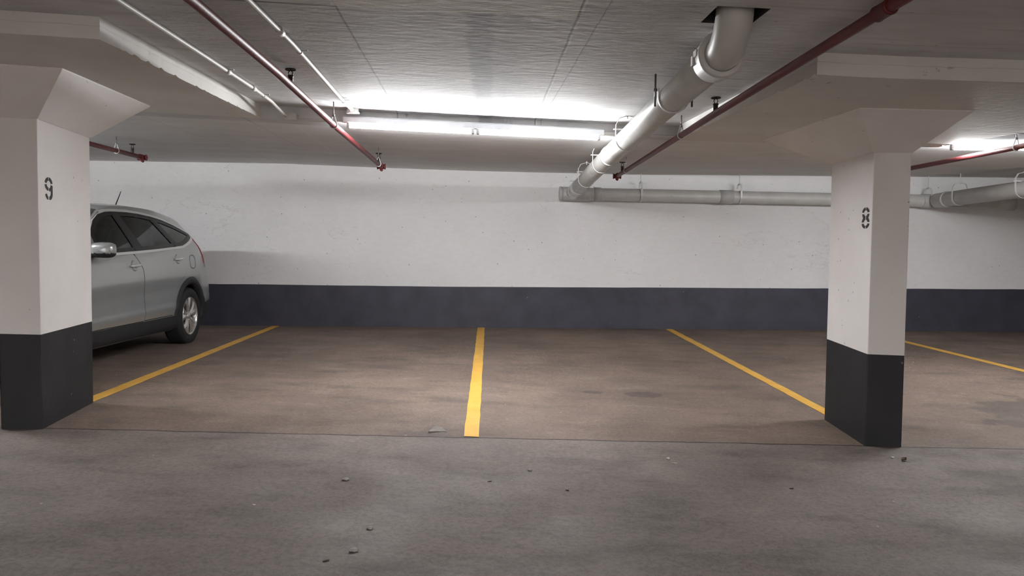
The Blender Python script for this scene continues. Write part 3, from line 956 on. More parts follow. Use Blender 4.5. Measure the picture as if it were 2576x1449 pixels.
clevis(br, bpt(7.95), brad(7.95), dirb, LZ(1.1, 7.95))
clevis(br, bpt(9.45), brad(9.45), dirb, LZ(1.1, 9.45))
clevis(br, bpt(10.55), brad(10.55), dirb, LZ(1.1, 10.55))

# main along the back wall
def wz(x): return float(np.interp(x, [0.9, 2.2, 4.5, 6.3, 7.9, 11], [2.010, 2.000, 1.980, 1.970, 1.935, 1.86]))
YP = 11.45
PM = [Vector((x, YP, wz(x))) for x in (1.02, 1.6, 2.2, 4.5, 6.3, 7.9, 10.8)]
m = MB(); m.tube(PM, 0.092, 32)
mn = m.build('drain_pipe', M['drain'])
tag(mn, 'long grey drain main running along the top of the back wall', 'drain pipe')
m = MB(); m.tube([(0.985, YP, wz(1)), (0.99, YP, wz(1)), (1.03, YP, wz(1)), (1.035, YP, wz(1))], [0.09, 0.105, 0.105, 0.095], 28)
m.build('end_cap', M['fitting'], mn)
m = MB(); m.tube([(1.035, YP, wz(1)), (1.05, YP, wz(1)), (1.43, YP, wz(1.4)), (1.44, YP, wz(1.4))], [0.095, 0.101, 0.101, 0.094], 28)
m.build('wye', M['fitting'], mn)
coupling(mn, (1.55, YP, wz(1.55)), (1, 0, -0.01), 0.095, 0.11)
coupling(mn, (3.46, YP, wz(3.46)), (1, 0, -0.01), 0.095, 0.20)
coupling(mn, (6.48, YP, wz(6.48)), (1, 0, -0.01), 0.097, 0.16)
coupling(mn, (7.75, YP, wz(7.75)), (1, 0, -0.02), 0.096, 0.10)
for x in (2.19, 3.66, 6.50): clevis(mn, (x, YP, wz(x)), 0.095, (1, 0, -0.01), LZ(x, YP))
# branch of the next bay
PR = [Vector((6.62, 2.5, 2.02)), Vector((6.58, 6.0, 2.01)), Vector((6.56, 9.3, 1.985)), Vector((6.55, 11.30, 1.965))]
m = MB(); m.tube(PR, 0.105, 32)
rb = m.build('drain_pipe', M['drain'])
tag(rb, 'grey drain branch beyond the column stencilled 8 joining the main', 'drain pipe')
def rpt(y):
    for a, b in zip(PR, PR[1:]):
        if a.y <= y <= b.y: return a.lerp(b, (y - a.y) / (b.y - a.y))
    return PR[-1]
dr = (PR[-1] - PR[-2]).normalized()
for y in (11.05,): coupling(rb, rpt(y), dr, 0.107, 0.06)
coupling(rb, rpt(9.1), dr, 0.107, 0.06)
for y in (10.75, 9.45, 5.0): clevis(rb, rpt(y), 0.105, dr, LZ(6.55, y) if y > 6.7 else HZ(6.58, y))

#CARBEGIN
# ------------------------------------------------------------------ the parked car
# local frame: u along the car from nose (0) to tail (4.53), w sideways (+ towards the free bays), z up
CAR_Y, CAR_X, CAR_Z = 6.03, -4.575, -0.022
def pch(xs, ys):
    xs = np.array(xs, float); ys = np.array(ys, float)
    h = np.diff(xs); d = np.diff(ys) / h
    m_ = np.zeros(len(xs)); m_[0] = d[0]; m_[-1] = d[-1]
    for i in range(1, len(xs) - 1):
        if d[i - 1] * d[i] > 0:
            w1, w2 = 2 * h[i] + h[i - 1], h[i] + 2 * h[i - 1]
            m_[i] = (w1 + w2) / (w1 / d[i - 1] + w2 / d[i])
    def f(x):
        x = min(max(x, xs[0]), xs[-1])
        i = int(min(max(np.searchsorted(xs, x) - 1, 0), len(xs) - 2))
        t = (x - xs[i]) / h[i]
        return float((2 * t ** 3 - 3 * t * t + 1) * ys[i] + (t ** 3 - 2 * t * t + t) * h[i] * m_[i] + (-2 * t ** 3 + 3 * t * t) * ys[i + 1] + (t ** 3 - t * t) * h[i] * m_[i + 1])
    return f
f_zt = pch([0, 0.03, 0.10, 0.22, 0.5, 0.9, 1.12, 1.25, 1.55, 1.85, 2.1, 2.5, 2.9, 3.3, 3.7, 4.0, 4.2, 4.36, 4.45, 4.50, 4.53],
           [0.66, 0.80, 0.90, 0.96, 1.02, 1.06, 1.10, 1.21, 1.45, 1.592, 1.630, 1.650, 1.645, 1.617, 1.567, 1.50, 1.41, 1.22, 1.07, 0.93, 0.70])
f_zb = pch([0, 0.12, 0.5, 1.2, 3.0, 4.0, 4.3, 4.53], [0.36, 0.27, 0.23, 0.21, 0.21, 0.25, 0.33, 0.45])
f_wl = pch([0, 0.04, 0.12, 0.25, 0.45, 0.8, 1.3, 2.3, 3.3, 3.8, 4.05, 4.2, 4.32, 4.42, 4.49, 4.53],
           [0.52, 0.62, 0.72, 0.80, 0.865, 0.90, 0.908, 0.912, 0.912, 0.908, 0.895, 0.878, 0.85, 0.79, 0.70, 0.60])
f_belt = pch([0, 0.22, 0.8, 1.3, 1.8, 2.3, 2.8, 3.4, 3.8, 4.1, 4.3, 4.53], [0.60, 0.84, 0.98, 1.06, 1.09, 1.115, 1.14, 1.165, 1.18, 1.16, 1.08, 0.60])
f_wr = pch([0, 0.3, 1.0, 1.2, 1.5, 1.85, 2.2, 3.0, 3.6, 4.0, 4.25, 4.4, 4.53], [0.50, 0.72, 0.80, 0.785, 0.725, 0.665, 0.648, 0.648, 0.635, 0.605, 0.57, 0.55, 0.50])
p_lo = pch([0, 0.05, 0.12, 0.2, 0.29, 0.36, 0.5, 0.68, 0.83, 0.93, 1.0], [0.91, 0.955, 0.972, 0.976, 0.993, 0.986, 0.985, 1.0, 0.99, 0.972, 0.945])
def sec(u):
    zt = f_zt(u); zb = f_zb(u); zs = min(f_belt(u), zt - 0.075); wl = f_wl(u)
    zr = max(zt - 0.042, zs + 0.004)
    wr = min(f_wr(u), 0.95 * wl)
    k = min(max((u - 3.85) / 0.5, 0), 1)      # the tail above the bumper draws in
    return zt, zb, zs, zr, wl, wr, k
def tailk(k, z):
    t = min(max((z - 0.66) / 0.30, 0), 1); t = t * t * (3 - 2 * t)
    return 1.0 - 0.085 * k * t
def side_w(u, z):
    zt, zb, zs, zr, wl, wr, k = sec(u)
    if z <= zs:
        w = wl * p_lo((z - zb) / (zs - zb))
    elif z <= zr:
        t = (z - zs) / (zr - zs)
        w = wl * 0.945 + (wr - wl * 0.945) * (t ** 1.18)
    else:
        t = min((z - zr) / (zt - zr), 1.0)
        w = wr * math.sqrt(max(0.0, 1 - t ** 1.6))
    return w * tailk(k, z)
def section(u):
    zt, zb, zs, zr, wl, wr, k = sec(u)
    P = [(0.0, zb), (wl * 0.45, zb), (wl * 0.80, zb + 0.0)]
    for i in range(23):
        z = zb + (zs - zb) * i / 22
        P.append((side_w(u, z), z))
    for i in range(1, 14):
        z = zs + (zr - zs) * i / 13
        P.append((side_w(u, z), z))
    for i in range(1, 13):
        a = i / 12 * PI / 2
        t = math.sin(a) ** 1.0
        z = zr + (zt - zr) * t
        P.append((wr * math.sqrt(max(0.0, 1 - t ** 1.6)) * tailk(k, z), z))
    P[-1] = (0.0, zt)
    return P
car = empty('car', (CAR_X, CAR_Y, CAR_Z))
tag(car, 'silver grey crossover car parked nose out behind the column stencilled 9', 'car')
AX = (0.70, 3.54); RW = 0.345; ARCH = 0.405

def ruled(B, T, n=28, mrow=14):
    """B,T: polylines (u,z) along the bottom and the top; returns n x mrow grid of (u,z)"""
    def res(Pl):
        L = [0]
        for a, b in zip(Pl, Pl[1:]): L.append(L[-1] + math.hypot(b[0] - a[0], b[1] - a[1]))
        out = []
        for i in range(n):
            s_ = L[-1] * i / (n - 1)
            out.append((float(np.interp(s_, L, [p[0] for p in Pl])), float(np.interp(s_, L, [p[1] for p in Pl]))))
        return out
    b, t = res(B), res(T)
    return [[(p[0] + (q[0] - p[0]) * j / (mrow - 1), p[1] + (q[1] - p[1]) * j / (mrow - 1)) for p, q in zip(b, t)] for j in range(mrow)]
# daylight openings of one side
GL = {
    'front': ([(1.45, 1.125), (1.80, 1.125), (2.20, 1.140)], [(1.46, 1.30), (1.62, 1.43), (1.75, 1.492), (1.90, 1.522), (2.03, 1.530)]),
    'rear': ([(2.325, 1.145), (2.60, 1.158), (2.95, 1.178), (3.21, 1.192)], [(2.12, 1.533), (2.35, 1.538), (2.62, 1.532), (2.86, 1.515)]),
    'quarter': ([(3.245, 1.195), (3.40, 1.205), (3.55, 1.235), (3.90, 1.322)], [(2.91, 1.510), (3.15, 1.487), (3.46, 1.435), (3.90, 1.336)]),
}
def outline(B, T): return B + T[::-1]
def inpoly(p, poly):
    c = False; j = len(poly) - 1
    for i in range(len(poly)):
        a, b = poly[i], poly[j]
        if (a[1] > p[1]) != (b[1] > p[1]) and p[0] < (b[0] - a[0]) * (p[1] - a[1]) / (b[1] - a[1]) + a[0]: c = not c
        j = i
    return c
polys = [outline(*g) for g in GL.values()]

# body shell
us = sorted(set([round(x, 4) for x in list(np.linspace(0, 0.3, 16)) + list(np.linspace(0.3, 4.2, 170)) + list(np.linspace(4.2, 4.53, 24))]))
SECS = [section(u) for u in us]
NP_ = len(SECS[0])
m = MB()
for sgn in (1, -1):
    b0 = len(m.v)
    for u, P in zip(us, SECS): m.pts([(sgn * w, u, z) for w, z in P])
    for i in range(len(us) - 1):
        for j in range(NP_ - 1):
            q4 = [(us[i], SECS[i][j]), (us[i], SECS[i][j + 1]), (us[i + 1], SECS[i + 1][j + 1]), (us[i + 1], SECS[i + 1][j])]
            cut = False
            for ax in AX:
                if all(math.hypot(u - ax, p[1] - RW) < ARCH + 0.02 and p[0] > 0.55 for u, p in q4): cut = True
                if all(math.hypot(u - ax, p[1] - RW) < ARCH + 0.02 for u, p in q4) and j < 3: cut = True
            if 2 < j < NP_ - 6:
                for po in polys:
                    if all(inpoly((u, p[1]), po) for u, p in q4): cut = True
            if cut: continue
            f4 = (b0 + i * NP_ + j, b0 + (i + 1) * NP_ + j, b0 + (i + 1) * NP_ + j + 1, b0 + i * NP_ + j + 1)
            m.face(f4 if sgn < 0 else f4[::-1], 0, True)
    for i in (0, len(us) - 1):
        idx = [b0 + i * NP_ + j for j in range(NP_)]
        m.face(idx, 0, False)
import bmesh as _bm
body = m.build('body', M['car'], car, recalc=False)
_b = _bm.new(); _b.from_mesh(body.data)
_bm.ops.remove_doubles(_b, verts=_b.verts, dist=0.0004)
_bm.ops.recalc_face_normals(_b, faces=_b.faces)
_b.to_mesh(body.data); _b.free()

def skin(grid, off, sgn):
    return [[(sgn * (side_w(u, z) + off), u, z) for u, z in row] for row in grid]
def skin_part(name, grid, off, mat, parent, sgn, thick=0.004):
    mm = MB(); g = skin(grid, off, sgn)
    mm.grid(g, 0, True)
    inner = [[(p[0] - sgn * thick, p[1], p[2]) for p in r] for r in g]
    # rim
    rim = g[0] + [r[-1] for r in g[1:]] + g[-1][-2::-1] + [r[0] for r in g[-2:0:-1]]
    rim_i = inner[0] + [r[-1] for r in inner[1:]] + inner[-1][-2::-1] + [r[0] for r in inner[-2:0:-1]]
    mm.grid([rim, rim_i], 0, False, closed=True)
    return mm.build(name, mat, parent)
def band_from(poly, d0, d1, closed=True, n=160):
    """strip between offsets d0 and d1 (outward positive) of a closed outline; poly counter-clockwise"""
    L = [0]; Q = poly + [poly[0]] if closed else poly
    for a, b in zip(Q, Q[1:]): L.append(L[-1] + math.hypot(b[0] - a[0], b[1] - a[1]))
    P = []
    for i in range(n):
        s_ = L[-1] * i / (n if closed else n - 1)
        P.append((float(np.interp(s_, L, [p[0] for p in Q])), float(np.interp(s_, L, [p[1] for p in Q]))))
    rows = [[], []]
    for i in range(n):
        if closed: a, c = P[i - 2], P[(i + 2) % n]
        else: a, c = P[max(i - 2, 0)], P[min(i + 2, n - 1)]
        tx, tz = c[0] - a[0], c[1] - a[1]; l = math.hypot(tx, tz) or 1
        nx, nz = tz / l, -tx / l
        rows[0].append((P[i][0] + nx * d0, P[i][1] + nz * d0)); rows[1].append((P[i][0] + nx * d1, P[i][1] + nz * d1))
    return rows
whole = [(1.30, 1.105), (1.80, 1.108), (2.22, 1.124), (2.60, 1.14), (3.21, 1.174), (3.42, 1.188), (3.58, 1.222), (3.95, 1.318), (3.96, 1.336),
         (3.80, 1.375), (3.46, 1.457), (3.15, 1.509), (2.90, 1.534), (2.62, 1.552), (2.35, 1.558), (2.05, 1.552), (1.88, 1.540), (1.72, 1.508), (1.58, 1.443), (1.42, 1.31)]
for sgn in (1, -1):
    side = 'left' if sgn > 0 else 'right'
    # black surround of the windows incl. the pillars
    for key, (B, T) in GL.items():
        po = outline(B, T)
        r = band_from(po, -0.035, 0.012)
        mm = MB(); mm.grid(skin(r, 0.003, sgn), 0, True, closed=True)
        mm.build('window_seal', M['seal'], car)
        skin_part('side_window', ruled(B, T), -0.004, M['glass'], car, sgn, 0.003)
    # pillar covers
    skin_part('pillar', ruled([(2.19, 1.13), (2.335, 1.137)], [(2.02, 1.537), (2.13, 1.541)], 8, 12), 0.004, M['seal'], car, sgn)
    skin_part('pillar', ruled([(3.20, 1.18), (3.255, 1.183)], [(2.85, 1.523), (2.92, 1.518)], 6, 12), 0.004, M['seal'], car, sgn)
    r = band_from(whole, -0.012, 0.014, n=240)
    mm = MB(); mm.grid(skin(r, 0.008, sgn), 0, True, closed=True)
    sk = [[(p[0] - sgn * 0.008, p[1], p[2]) for p in row] for row in skin(r, 0.008, sgn)]
    mm.grid([skin(r, 0.008, sgn)[1], sk[1]], 0, False, closed=True)
    mm.grid([skin(r, 0.008, sgn)[0], sk[0]], 0, False, closed=True)
    mm.build('window_trim', M['chrome'], car)
    # doors: thin outer skins with a shut line round each
    fd = ruled([(1.03, 0.40), (1.6, 0.385), (2.268, 0.395)], [(1.12, 1.072), (1.60, 1.080), (2.105, 1.097)], 30, 26)
    rr = []
    front_edge = lambda z: float(np.interp(z, [0.395, 0.49, 0.94, 1.097], [2.268, 2.272, 2.232, 2.105]))
    back_edge = lambda z: float(np.interp(z, [0.40, 0.52, 0.66, 0.80, 0.86, 1.05, 1.155], [3.02, 3.05, 3.11, 3.22, 3.36, 3.345, 3.28]))
    fd = [[(1.03 + (front_edge(z) - 1.03) * i / 29 + 0.10 * max(0, (z - 0.9) / 0.19) * (1 - i / 29), z + (0.0 if zi == 0 else 0.0)) for i in range(30)] for zi, z in enumerate(np.linspace(0.395, 1.090, 28))]
    rd = [[(front_edge(min(z, 1.097)) + 0.012 + (back_edge(z) - front_edge(min(z, 1.097)) - 0.012) * i / 29, z) for i in range(30)] for z in np.linspace(0.40, 1.112, 28)]
    for grid_, hu in ((fd, 2.045), (rd, 3.15)):
        dr_ = skin_part('door', grid_, 0.005, M['car'], car, sgn, 0.007)
        # shut line
        per = [r_[0] for r_ in grid_][::-1] + grid_[0][1:] + [r_[-1] for r_ in grid_[1:]]
        mm = MB(); mm.grid(skin(band_from(per, -0.004, 0.009, closed=False, n=120), 0.0012, sgn), 0, True)
        mm.build('shut_line', M['seal'], dr_)
        hz = 0.985 + (hu - 2.045) * 0.052
        # recess cup and pull handle
        mm = MB()
        C = Vector((0, hu, hz))
        cup = []
        for ri, dep in ((0.058, 0.0058), (0.050, 0.003), (0.03, -0.004), (0.002, -0.007)):
            cup.append([(sgn * (side_w(hu + ri * 1.15 * math.cos(a), hz + ri * math.sin(a)) + dep), hu + ri * 1.15 * math.cos(a), hz + ri * math.sin(a)) for a in [2 * PI * k / 28 for k in range(28)]])
        cup[1:] = [[(p[0] , p[1], p[2]) for p in r_] for r_ in cup[1:]]
        for k_ in range(1, 4): cup[k_] = [(p[0] + sgn * 0.010, p[1], p[2]) for p in cup[k_]]
        mm.grid(cup, 0, True, closed=True)
        mm.build('handle_cup', M['car'], dr_)
        mm = MB()
        pts = []
        for k in range(13):
            t = k / 12; uu = hu - 0.095 + 0.20 * t; zz = hz - 0.004 + 0.012 * t
            pts.append((sgn * (side_w(uu, zz) + 0.006 + 0.036 * math.sin(PI * min(max((t - 0.0) / 1.0, 0), 1)) ** 0.5), uu, zz))
        mm.tube(pts, [0.008, 0.012, 0.013, 0.014, 0.0145, 0.015, 0.015, 0.015, 0.0145, 0.014, 0.013, 0.012, 0.008], 14)
        mm.build('door_handle', M['chrome'], dr_)
    # sill and wheel arch cladding
    sg = [[(u, z) for u in np.linspace(1.10, 3.18, 50)] for z in np.linspace(0.225, 0.385, 8)]
    skin_part('sill', sg, 0.014, M['clad'], car, sgn, 0.02)
    for ax in AX:
        rows = []
        for rr_ in (ARCH - 0.015, ARCH + 0.006, ARCH + 0.03, ARCH + 0.055, ARCH + 0.075):
            row = []
            for k in range(61):
                a = math.radians(-16 + 212 * k / 60)
                uu = ax + rr_ * math.cos(a); zz = max(RW + rr_ * math.sin(a), f_zb(uu) + 0.012)
                row.append((min(max(uu, 0.02), 4.5), zz))
            rows.append(row)
        mm = MB()
        g = [[(sgn * (side_w(u, z) + o_), u, z) for u, z in r_] for r_, o_ in zip(rows, (0.006, 0.020, 0.022, 0.020, 0.002))]
        mm.grid([[(sgn * (abs(p[0]) - 0.06), p[1], p[2]) for p in g[0]]] + g, 0, True)
        mm.build('arch_cladding', M['clad'], car)
        # liner of the wheel well
        mm = MB()
        mm.grid([[(sgn * w_, ax + (ARCH + 0.012) * math.cos(a), max(RW + (ARCH + 0.012) * math.sin(a), 0.24)) for a in [math.radians(-20 + 220 * k / 40) for k in range(41)]] for w_ in (0.52, 0.70, 0.855)], 0, True)
        c_ = mm.pts([(sgn * 0.52, ax + (ARCH + 0.012) * math.cos(a), max(RW + (ARCH + 0.012) * math.sin(a), 0.24)) for a in [math.radians(-20 + 220 * k / 40) for k in range(41)]])
        mm.face(list(range(c_, c_ + 41)))
        mm.build('wheel_liner', M['clad'], car)
    # wheels
    for ax in AX:
        wroot = empty('wheel', (0, 0, 0)); wroot.parent = car
        wo = sgn * 0.905
        def A(r, d): return (r, -d)       # d: depth inward from the outer face
        mm = MB()
        prof = [(0.228, 0.205), (0.250, 0.218), (0.300, 0.222), (0.330, 0.210), (0.343, 0.190), (0.345, 0.165), (0.345, 0.115), (0.345, 0.06), (0.343, 0.036), (0.333, 0.017), (0.315, 0.006), (0.285, 0.002), (0.255, 0.008), (0.232, 0.022), (0.228, 0.06)]
        mm.lathe([(r, d) for r, d in prof], (wo, ax, RW), (-sgn, 0, 0), 64, close=True)
        mm.build('tyre', M['rubber'], wroot)
        mm = MB()
        mm.lathe([(0.230, 0.012), (0.235, 0.018), (0.226, 0.022), (0.219, 0.034), (0.214, 0.10), (0.205, 0.20)], (wo, ax, RW), (-sgn, 0, 0), 64)
        mm.build('rim', M['alloy'], wroot)
        mm = MB()
        mm.lathe([(0.0, 0.085), (0.205, 0.085), (0.205, 0.09), (0.0, 0.09)], (wo, ax, RW), (-sgn, 0, 0), 40)
        mm.build('brake_disc', M['alloy_dark'], wroot)
        # five pairs of blades, each folded along its middle
        mm = MB()
        X_ = Vector((-sgn, 0, 0)); E1 = Vector((0, 1, 0)); E2 = Vector((0, 0, 1))
        O = Vector((wo, ax, RW))
        def pt(r, a, d): return O + X_ * d + E1 * (r * math.cos(a)) + E2 * (r * math.sin(a))
        for k in range(5):
            a0 = PI / 2 + 2 * PI * k / 5 + 0.12
            for sd in (-1, 1):
                rows = []
                for t in np.linspace(0, 1, 9):
                    r = 0.045 + 0.182 * t
                    mid = a0 + sd * (0.16 + 0.17 * t - 0.05 * math.sin(PI * t))
                    hw = (0.020 + 0.016 * t + 0.010 * t * t) / r
                    hw = min(hw, 0.42)
                    dd = 0.030 - 0.012 * math.sin(PI * t * 0.9)
                    rows.append([pt(r, mid - hw, dd + 0.030), pt(r, mid - hw, dd + 0.016), pt(r, mid, dd), pt(r, mid + hw, dd + 0.010), pt(r, mid + hw, dd + 0.030)])
                mm.grid(rows, 0, False)
        mm.build('spokes', M['alloy'], wroot)
        mm = MB()
        mm.lathe([(0.0, 0.018), (0.030, 0.020), (0.034, 0.026), (0.055, 0.034), (0.062, 0.06)], (wo, ax, RW), (-sgn, 0, 0), 30)
        for k in range(5):
            a = 2 * PI * k / 5 + 0.7
            c_ = pt(0.046, a, 0.02)
            mm.lathe([(0.0, 0.0), (0.0075, 0.0), (0.0085, 0.02)], c_, (-sgn, 0, 0), 8)
        mm.build('hub_cap', M['alloy'], wroot)
    # door mirror
    mir = empty('door_mirror', (0, 0, 0)); mir.parent = car
    mm = MB(); rows = []
    mu, mz = 1.29, 1.145
    for i in range(13):
        t = -PI / 2 + PI * i / 12
        row = []
        for k in range(28):
            a = 2 * PI * k / 28
            sx = abs(math.cos(a)) ** 0.55 * (1 if math.cos(a) >= 0 else -1); sz = abs(math.sin(a)) ** 0.6 * (1 if math.sin(a) >= 0 else -1)
            cc = abs(math.cos(t)) ** 0.62
            row.append((sgn * (0.965 + 0.115 * sx * cc), mu + 0.085 * math.sin(t) * (1.0 if t < 0 else 0.55), mz + 0.073 * sz * cc))
        rows.append(row)
    up_ = [[p for p in r_] for r_ in rows]
    mm.grid(up_, 0, True, closed=True)
    for fi, f_ in enumerate(mm.f):
        zc_ = sum(mm.v[i][2] for i in f_) / 4
        if zc_ < mz - 0.028: mm.m[fi] = 1
    mm.build('mirror_shell', [M['car'], M['clad']], mir)
    mm = MB(); mm.box((sgn * 0.875, mu + 0.02, 1.10), (0.08, 0.09, 0.045)); bevel(mm.build('mirror_foot', M['clad'], mir), 0.01)
    mm = MB(); mm.box((sgn * 0.965, mu + 0.044, mz), (0.18, 0.006, 0.105)); bevel(mm.build('mirror_glass', M['chrome'], mir), 0.02)
    # tail lamp: tall lens climbing the corner
    tg = ruled([(4.13, 0.985), (4.335, 0.965)], [(3.955, 1.31), (4.12, 1.36)], 12, 24)
    tl = skin_part('tail_light', tg, 0.010, M['tail'], car, sgn, 0.02)
    skin_part('tail_light_tip', ruled([(4.17, 0.940), (4.345, 0.92)], [(4.13, 0.985), (4.335, 0.965)], 8, 6), 0.010, M['clear'], tl, sgn, 0.02)
    # headlamp
    hl = skin_part('headlight', ruled([(0.13, 0.70), (0.62, 0.80)], [(0.16, 0.845), (0.72, 0.915)], 20, 10), 0.008, M['clear'], car, sgn, 0.02)
    # lower bumper corner in black at the tail
    lg = [[(u, f_zb(u) + 0.015 + t * (0.60 - f_zb(u))) for u in np.linspace(4.035, 4.49, 24)] for t in np.linspace(0, 0.62, 9)]
    skin_part('bumper_cladding', lg, 0.012, M['clad'], car, sgn, 0.02)
    lg = [[(u, f_zb(u) + 0.012 + t * 0.16) for u in np.linspace(0.03, 0.5, 24)] for t in np.linspace(0, 1, 6)]
    skin_part('bumper_cladding', lg, 0.010, M['clad'], car, sgn, 0.02)
# fuel flap only on the near side
fc = (3.60, 1.005)
mm = MB()
ring = [(fc[0] + 0.085 * abs(math.cos(a)) ** 0.7 * (1 if math.cos(a) > 0 else -1), fc[1] + 0.08 * abs(math.sin(a)) ** 0.7 * (1 if math.sin(a) > 0 else -1)) for a in [2 * PI * k / 36 for k in range(36)]]
mm.grid(skin(band_from(ring, -0.004, 0.004, n=80), 0.0015, 1), 0, True, closed=True)
mm.build('fuel_flap', M['seal'], car)
# glass of windscreen and tailgate, lying on the shell
def top_patch(name, u0, u1, inset, mat, off=0.004, n=18):
    mm = MB(); rows = []
    for u in np.linspace(u0, u1, n):
        zt, zb, zs, zr, wl, wr, k = sec(u)
        row = []
        for s_ in np.linspace(-1, 1, 21):
            w = s_ * (wr - inset)
            t = max(0.0, 1 - (abs(w) / max(wr, 1e-3)) ** 2) ** (1 / 1.6)
            row.append((w, u, zr + (zt - zr) * t + off))
        rows.append(row)
    mm.grid(rows, 0, True)
    return mm.build(name, mat, car)
dg = simple('dark_glass', (0.02, 0.022, 0.022), 0.05, coat=0.6)
top_patch('windscreen', 1.16, 1.80, 0.03, dg)
top_patch('rear_window', 4.09, 4.33, 0.05, dg)
# nose: grille, bumper intake, plate recess
mm = MB()
for k in range(4): mm.box((0, -0.012 + 0.012 * k * 0, 0.66 + 0.045 * k), (0.95 - 0.05 * k, 0.05, 0.020))
mm.box((0, 0.02, 0.73), (1.0, 0.04, 0.2), 1)
mm.build('grille', [M['chrome'], M['clad']], car)
mm = MB(); mm.box((0, 0.0, 0.46), (1.15, 0.06, 0.16)); bevel(mm.build('air_intake', M['clad'], car), 0.02)
# roof aerial
mm = MB()
mm.tube([(0.30, 2.905, 1.615), (0.30, 2.93, 1.66), (0.30, 3.055, 1.815)], [0.012, 0.007, 0.0035], 10)
mm.build('aerial', M['clad'], car)
# underbody and cabin
mm = MB()
mm.box((0, 2.2, 0.26), (1.35, 3.6, 0.06)); mm.tube([(-0.72, 3.54, 0.33), (0.72, 3.54, 0.33)], 0.05, 12); mm.box((0.35, 3.1, 0.20), (0.35, 0.5, 0.12)); mm.tube([(0.4, 2.9, 0.2), (0.45, 4.2, 0.24)], 0.03, 10)
mm.build('underbody', M['clad'], car)
mm = MB(); mm.box((0, 2.3, 0.62), (1.55, 2.7, 0.04)); mm.box((0, 1.25, 0.88), (1.45, 0.35, 0.36)); mm.build('cabin_floor', M['seal'], car)
def seat_(x, u, w):
    mm = MB()
    R = Matrix.Rotation(-0.30, 3, 'X')
    mm.box((x, u, 0.80), (w, 0.52, 0.16))
    mm.box((x, u + 0.33, 1.08), (w, 0.13, 0.62), R=R)
    so = bevel(mm.build('seat', M['seat'], car), 0.03, 3)
    nh = 1 if w < 0.7 else 3
    for k in range(nh):
        hx = x + (0 if nh == 1 else (k - 1) * w * 0.36)
        mm = MB(); mm.box((hx, u + 0.46, 1.43), (0.25, 0.10, 0.17), R=R)
        bevel(mm.build('head_rest', M['seat'], so), 0.03, 3)
seat_(0.38, 1.75, 0.5); seat_(-0.38, 1.75, 0.5); seat_(0, 2.70, 1.3)
#CAREND
# ------------------------------------------------------------------ small debris on the floor
def pebble(x, y, L, W, H, rot, mat, name, label, cat, seed):
    rn = random.Random(seed)
    m = MB(); rows = []
    nlat, nlon = 9, 18
    jit = [rn.uniform(0.85, 1.12) for _ in range(nlon)]
    for i in range(nlat):
        ph = -PI / 2 + PI * i / (nlat - 1)
        row = []
        for j in range(nlon):
            a = 2 * PI * j / nlon
            rr = math.cos(ph) * jit[j]
            px, py = rr * math.cos(a) * L / 2, rr * math.sin(a) * W / 2
            pz = math.sin(ph) * H / 2 + H / 2 + 0.15 * H * math.sin(2 * a) * math.cos(ph)
            row.append((px * math.cos(rot) - py * math.sin(rot), px * math.sin(rot) + py * math.cos(rot), pz))
        rows.append(row)
    m.grid(rows, 0, True, closed=True)
    o = m.build(name, M[mat])
    o.location = (x, y, FZ(x, y) - H * 0.06)
    tag(o, label, cat, 'pebbles and bits on the floor')
    return o
pebble(-0.80, 4.27, 0.042, 0.030, 0.014, 0.1, 'stone', 'pebble', 'flat grey pebble with a dark underside, farthest of three', 'pebble', 1)
pebble(-0.556, 3.57, 0.030, 0.024, 0.012, -0.1, 'stone', 'pebble', 'small flat grey pebble, middle one of three towards the camera', 'pebble', 2)
pebble(-0.585, 3.31, 0.040, 0.030, 0.015, 0.3, 'stone', 'pebble', 'flat grey pebble nearest the camera of three', 'pebble', 3)
pebble(1.145, 4.90, 0.026, 0.024, 0.014, -0.4, 'pale', 'pebble', 'small pale pebble on the aisle between free line and column 8', 'pebble', 4)
pebble(0.24, 4.56, 0.026, 0.020, 0.010, 0.2, 'stone', 'pebble', 'small grey pebble before the near end of the free yellow line', 'pebble', 5)
pebble(2.715, 5.10, 0.022, 0.018, 0.010, -0.5, 'pale', 'chip', 'pale chip at the foot of the column stencilled 8', 'chip', 6)
pebble(1.165, 4.81, 0.036, 0.012, 0.006, -0.05, 'pale', 'chip', 'thin pale sliver beside the small pale pebble', 'chip', 7)
pebble(-0.68, 3.20, 0.030, 0.012, 0.006, 0.4, 'leaf', 'leaf_bit', 'brown leaf shred nearest the bottom edge, left of centre', 'leaf', 8)
pebble(1.75, 4.39, 0.030, 0.014, 0.006, 0.2, 'dark_stone', 'dirt_clod', 'dark dirt clod on the aisle in front of the column stencilled 8', 'dirt', 9)
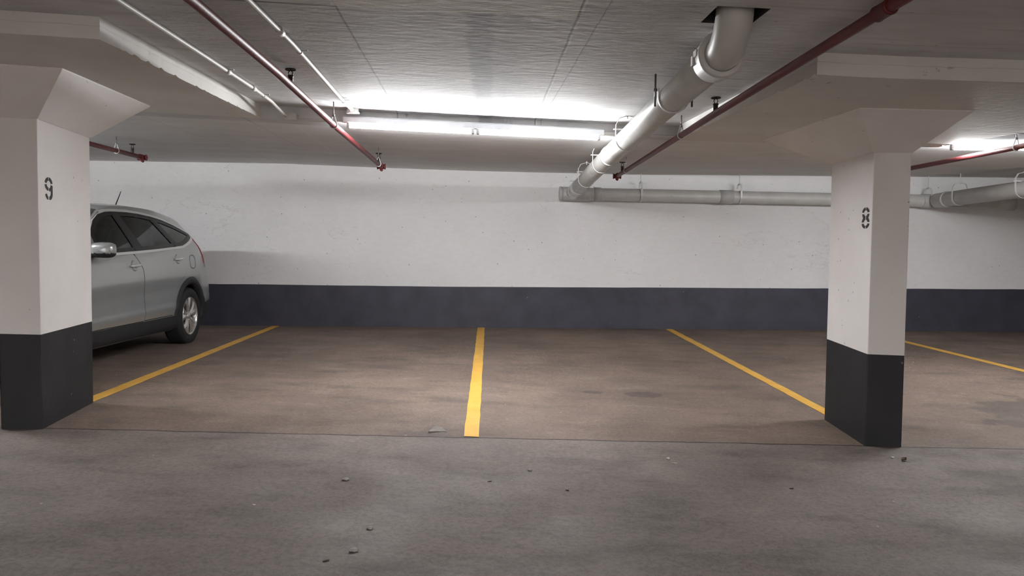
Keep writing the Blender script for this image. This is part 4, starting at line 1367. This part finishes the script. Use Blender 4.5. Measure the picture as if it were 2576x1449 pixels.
pebble(0.43, 4.22, 0.024, 0.010, 0.007, -0.7, 'dark_stone', 'dirt_clod', 'thin dark dirt sliver on the aisle just right of centre', 'dirt', 10)
pebble(-1.17, 3.83, 0.022, 0.012, 0.005, -0.5, 'pale', 'chip', 'pale chip alone on the aisle left of the three pebbles', 'chip', 11)
pebble(0.0, 4.33, 0.026, 0.010, 0.005, 0.3, 'leaf', 'leaf_bit', 'brown leaf shred in front of the free yellow line', 'leaf', 12)
# curled dry leaf by the column
m = MB(); rows = []
for i in range(7):
    t = i / 6
    w = 0.016 * math.sin(PI * min(0.98, t * 0.9 + 0.08))
    rows.append([(-w, t * 0.05, 0.004 + 0.012 * abs(s_) + 0.006 * t) if s_ < 0 else (w * s_, t * 0.05, 0.003 + 0.012 * abs(s_)) for s_ in (-1, 0, 1)])
m.grid(rows, 0, True)
lf = m.build('dry_leaf', M['leaf'])
lf.location = (2.74, 5.03, FZ(2.74, 5.03)); lf.rotation_euler = (0, 0, -1.1)
sm_ = lf.modifiers.new('solid', 'SOLIDIFY'); sm_.thickness = 0.0015
tag(lf, 'small curled brown leaf at the foot of the column stencilled 8', 'leaf')
# broken flake of concrete lifting at the joint
m = MB()
fx, fy = -0.382, 5.445
b = m.pts([(fx - 0.05, fy - 0.10, FZ(fx, fy) - 0.002), (fx + 0.085, fy - 0.05, FZ(fx, fy) - 0.002), (fx + 0.05, fy + 0.06, FZ(fx, fy) - 0.002), (fx - 0.02, fy + 0.08, FZ(fx, fy) - 0.002),
           (fx - 0.045, fy - 0.09, FZ(fx, fy) + 0.012), (fx + 0.075, fy - 0.045, FZ(fx, fy) + 0.004), (fx + 0.04, fy + 0.055, FZ(fx, fy) + 0.006), (fx - 0.015, fy + 0.07, FZ(fx, fy) + 0.014)])
for q in ((3, 2, 1, 0), (4, 5, 6, 7), (0, 1, 5, 4), (1, 2, 6, 5), (2, 3, 7, 6), (3, 0, 4, 7)): m.face([b + i for i in q])
tag(m.build('concrete_flake', simple('concrete_flake', (0.21, 0.185, 0.165), 0.8, var=0.3, scale=40)), 'lifted triangular flake of concrete beside the floor joint', 'concrete flake')
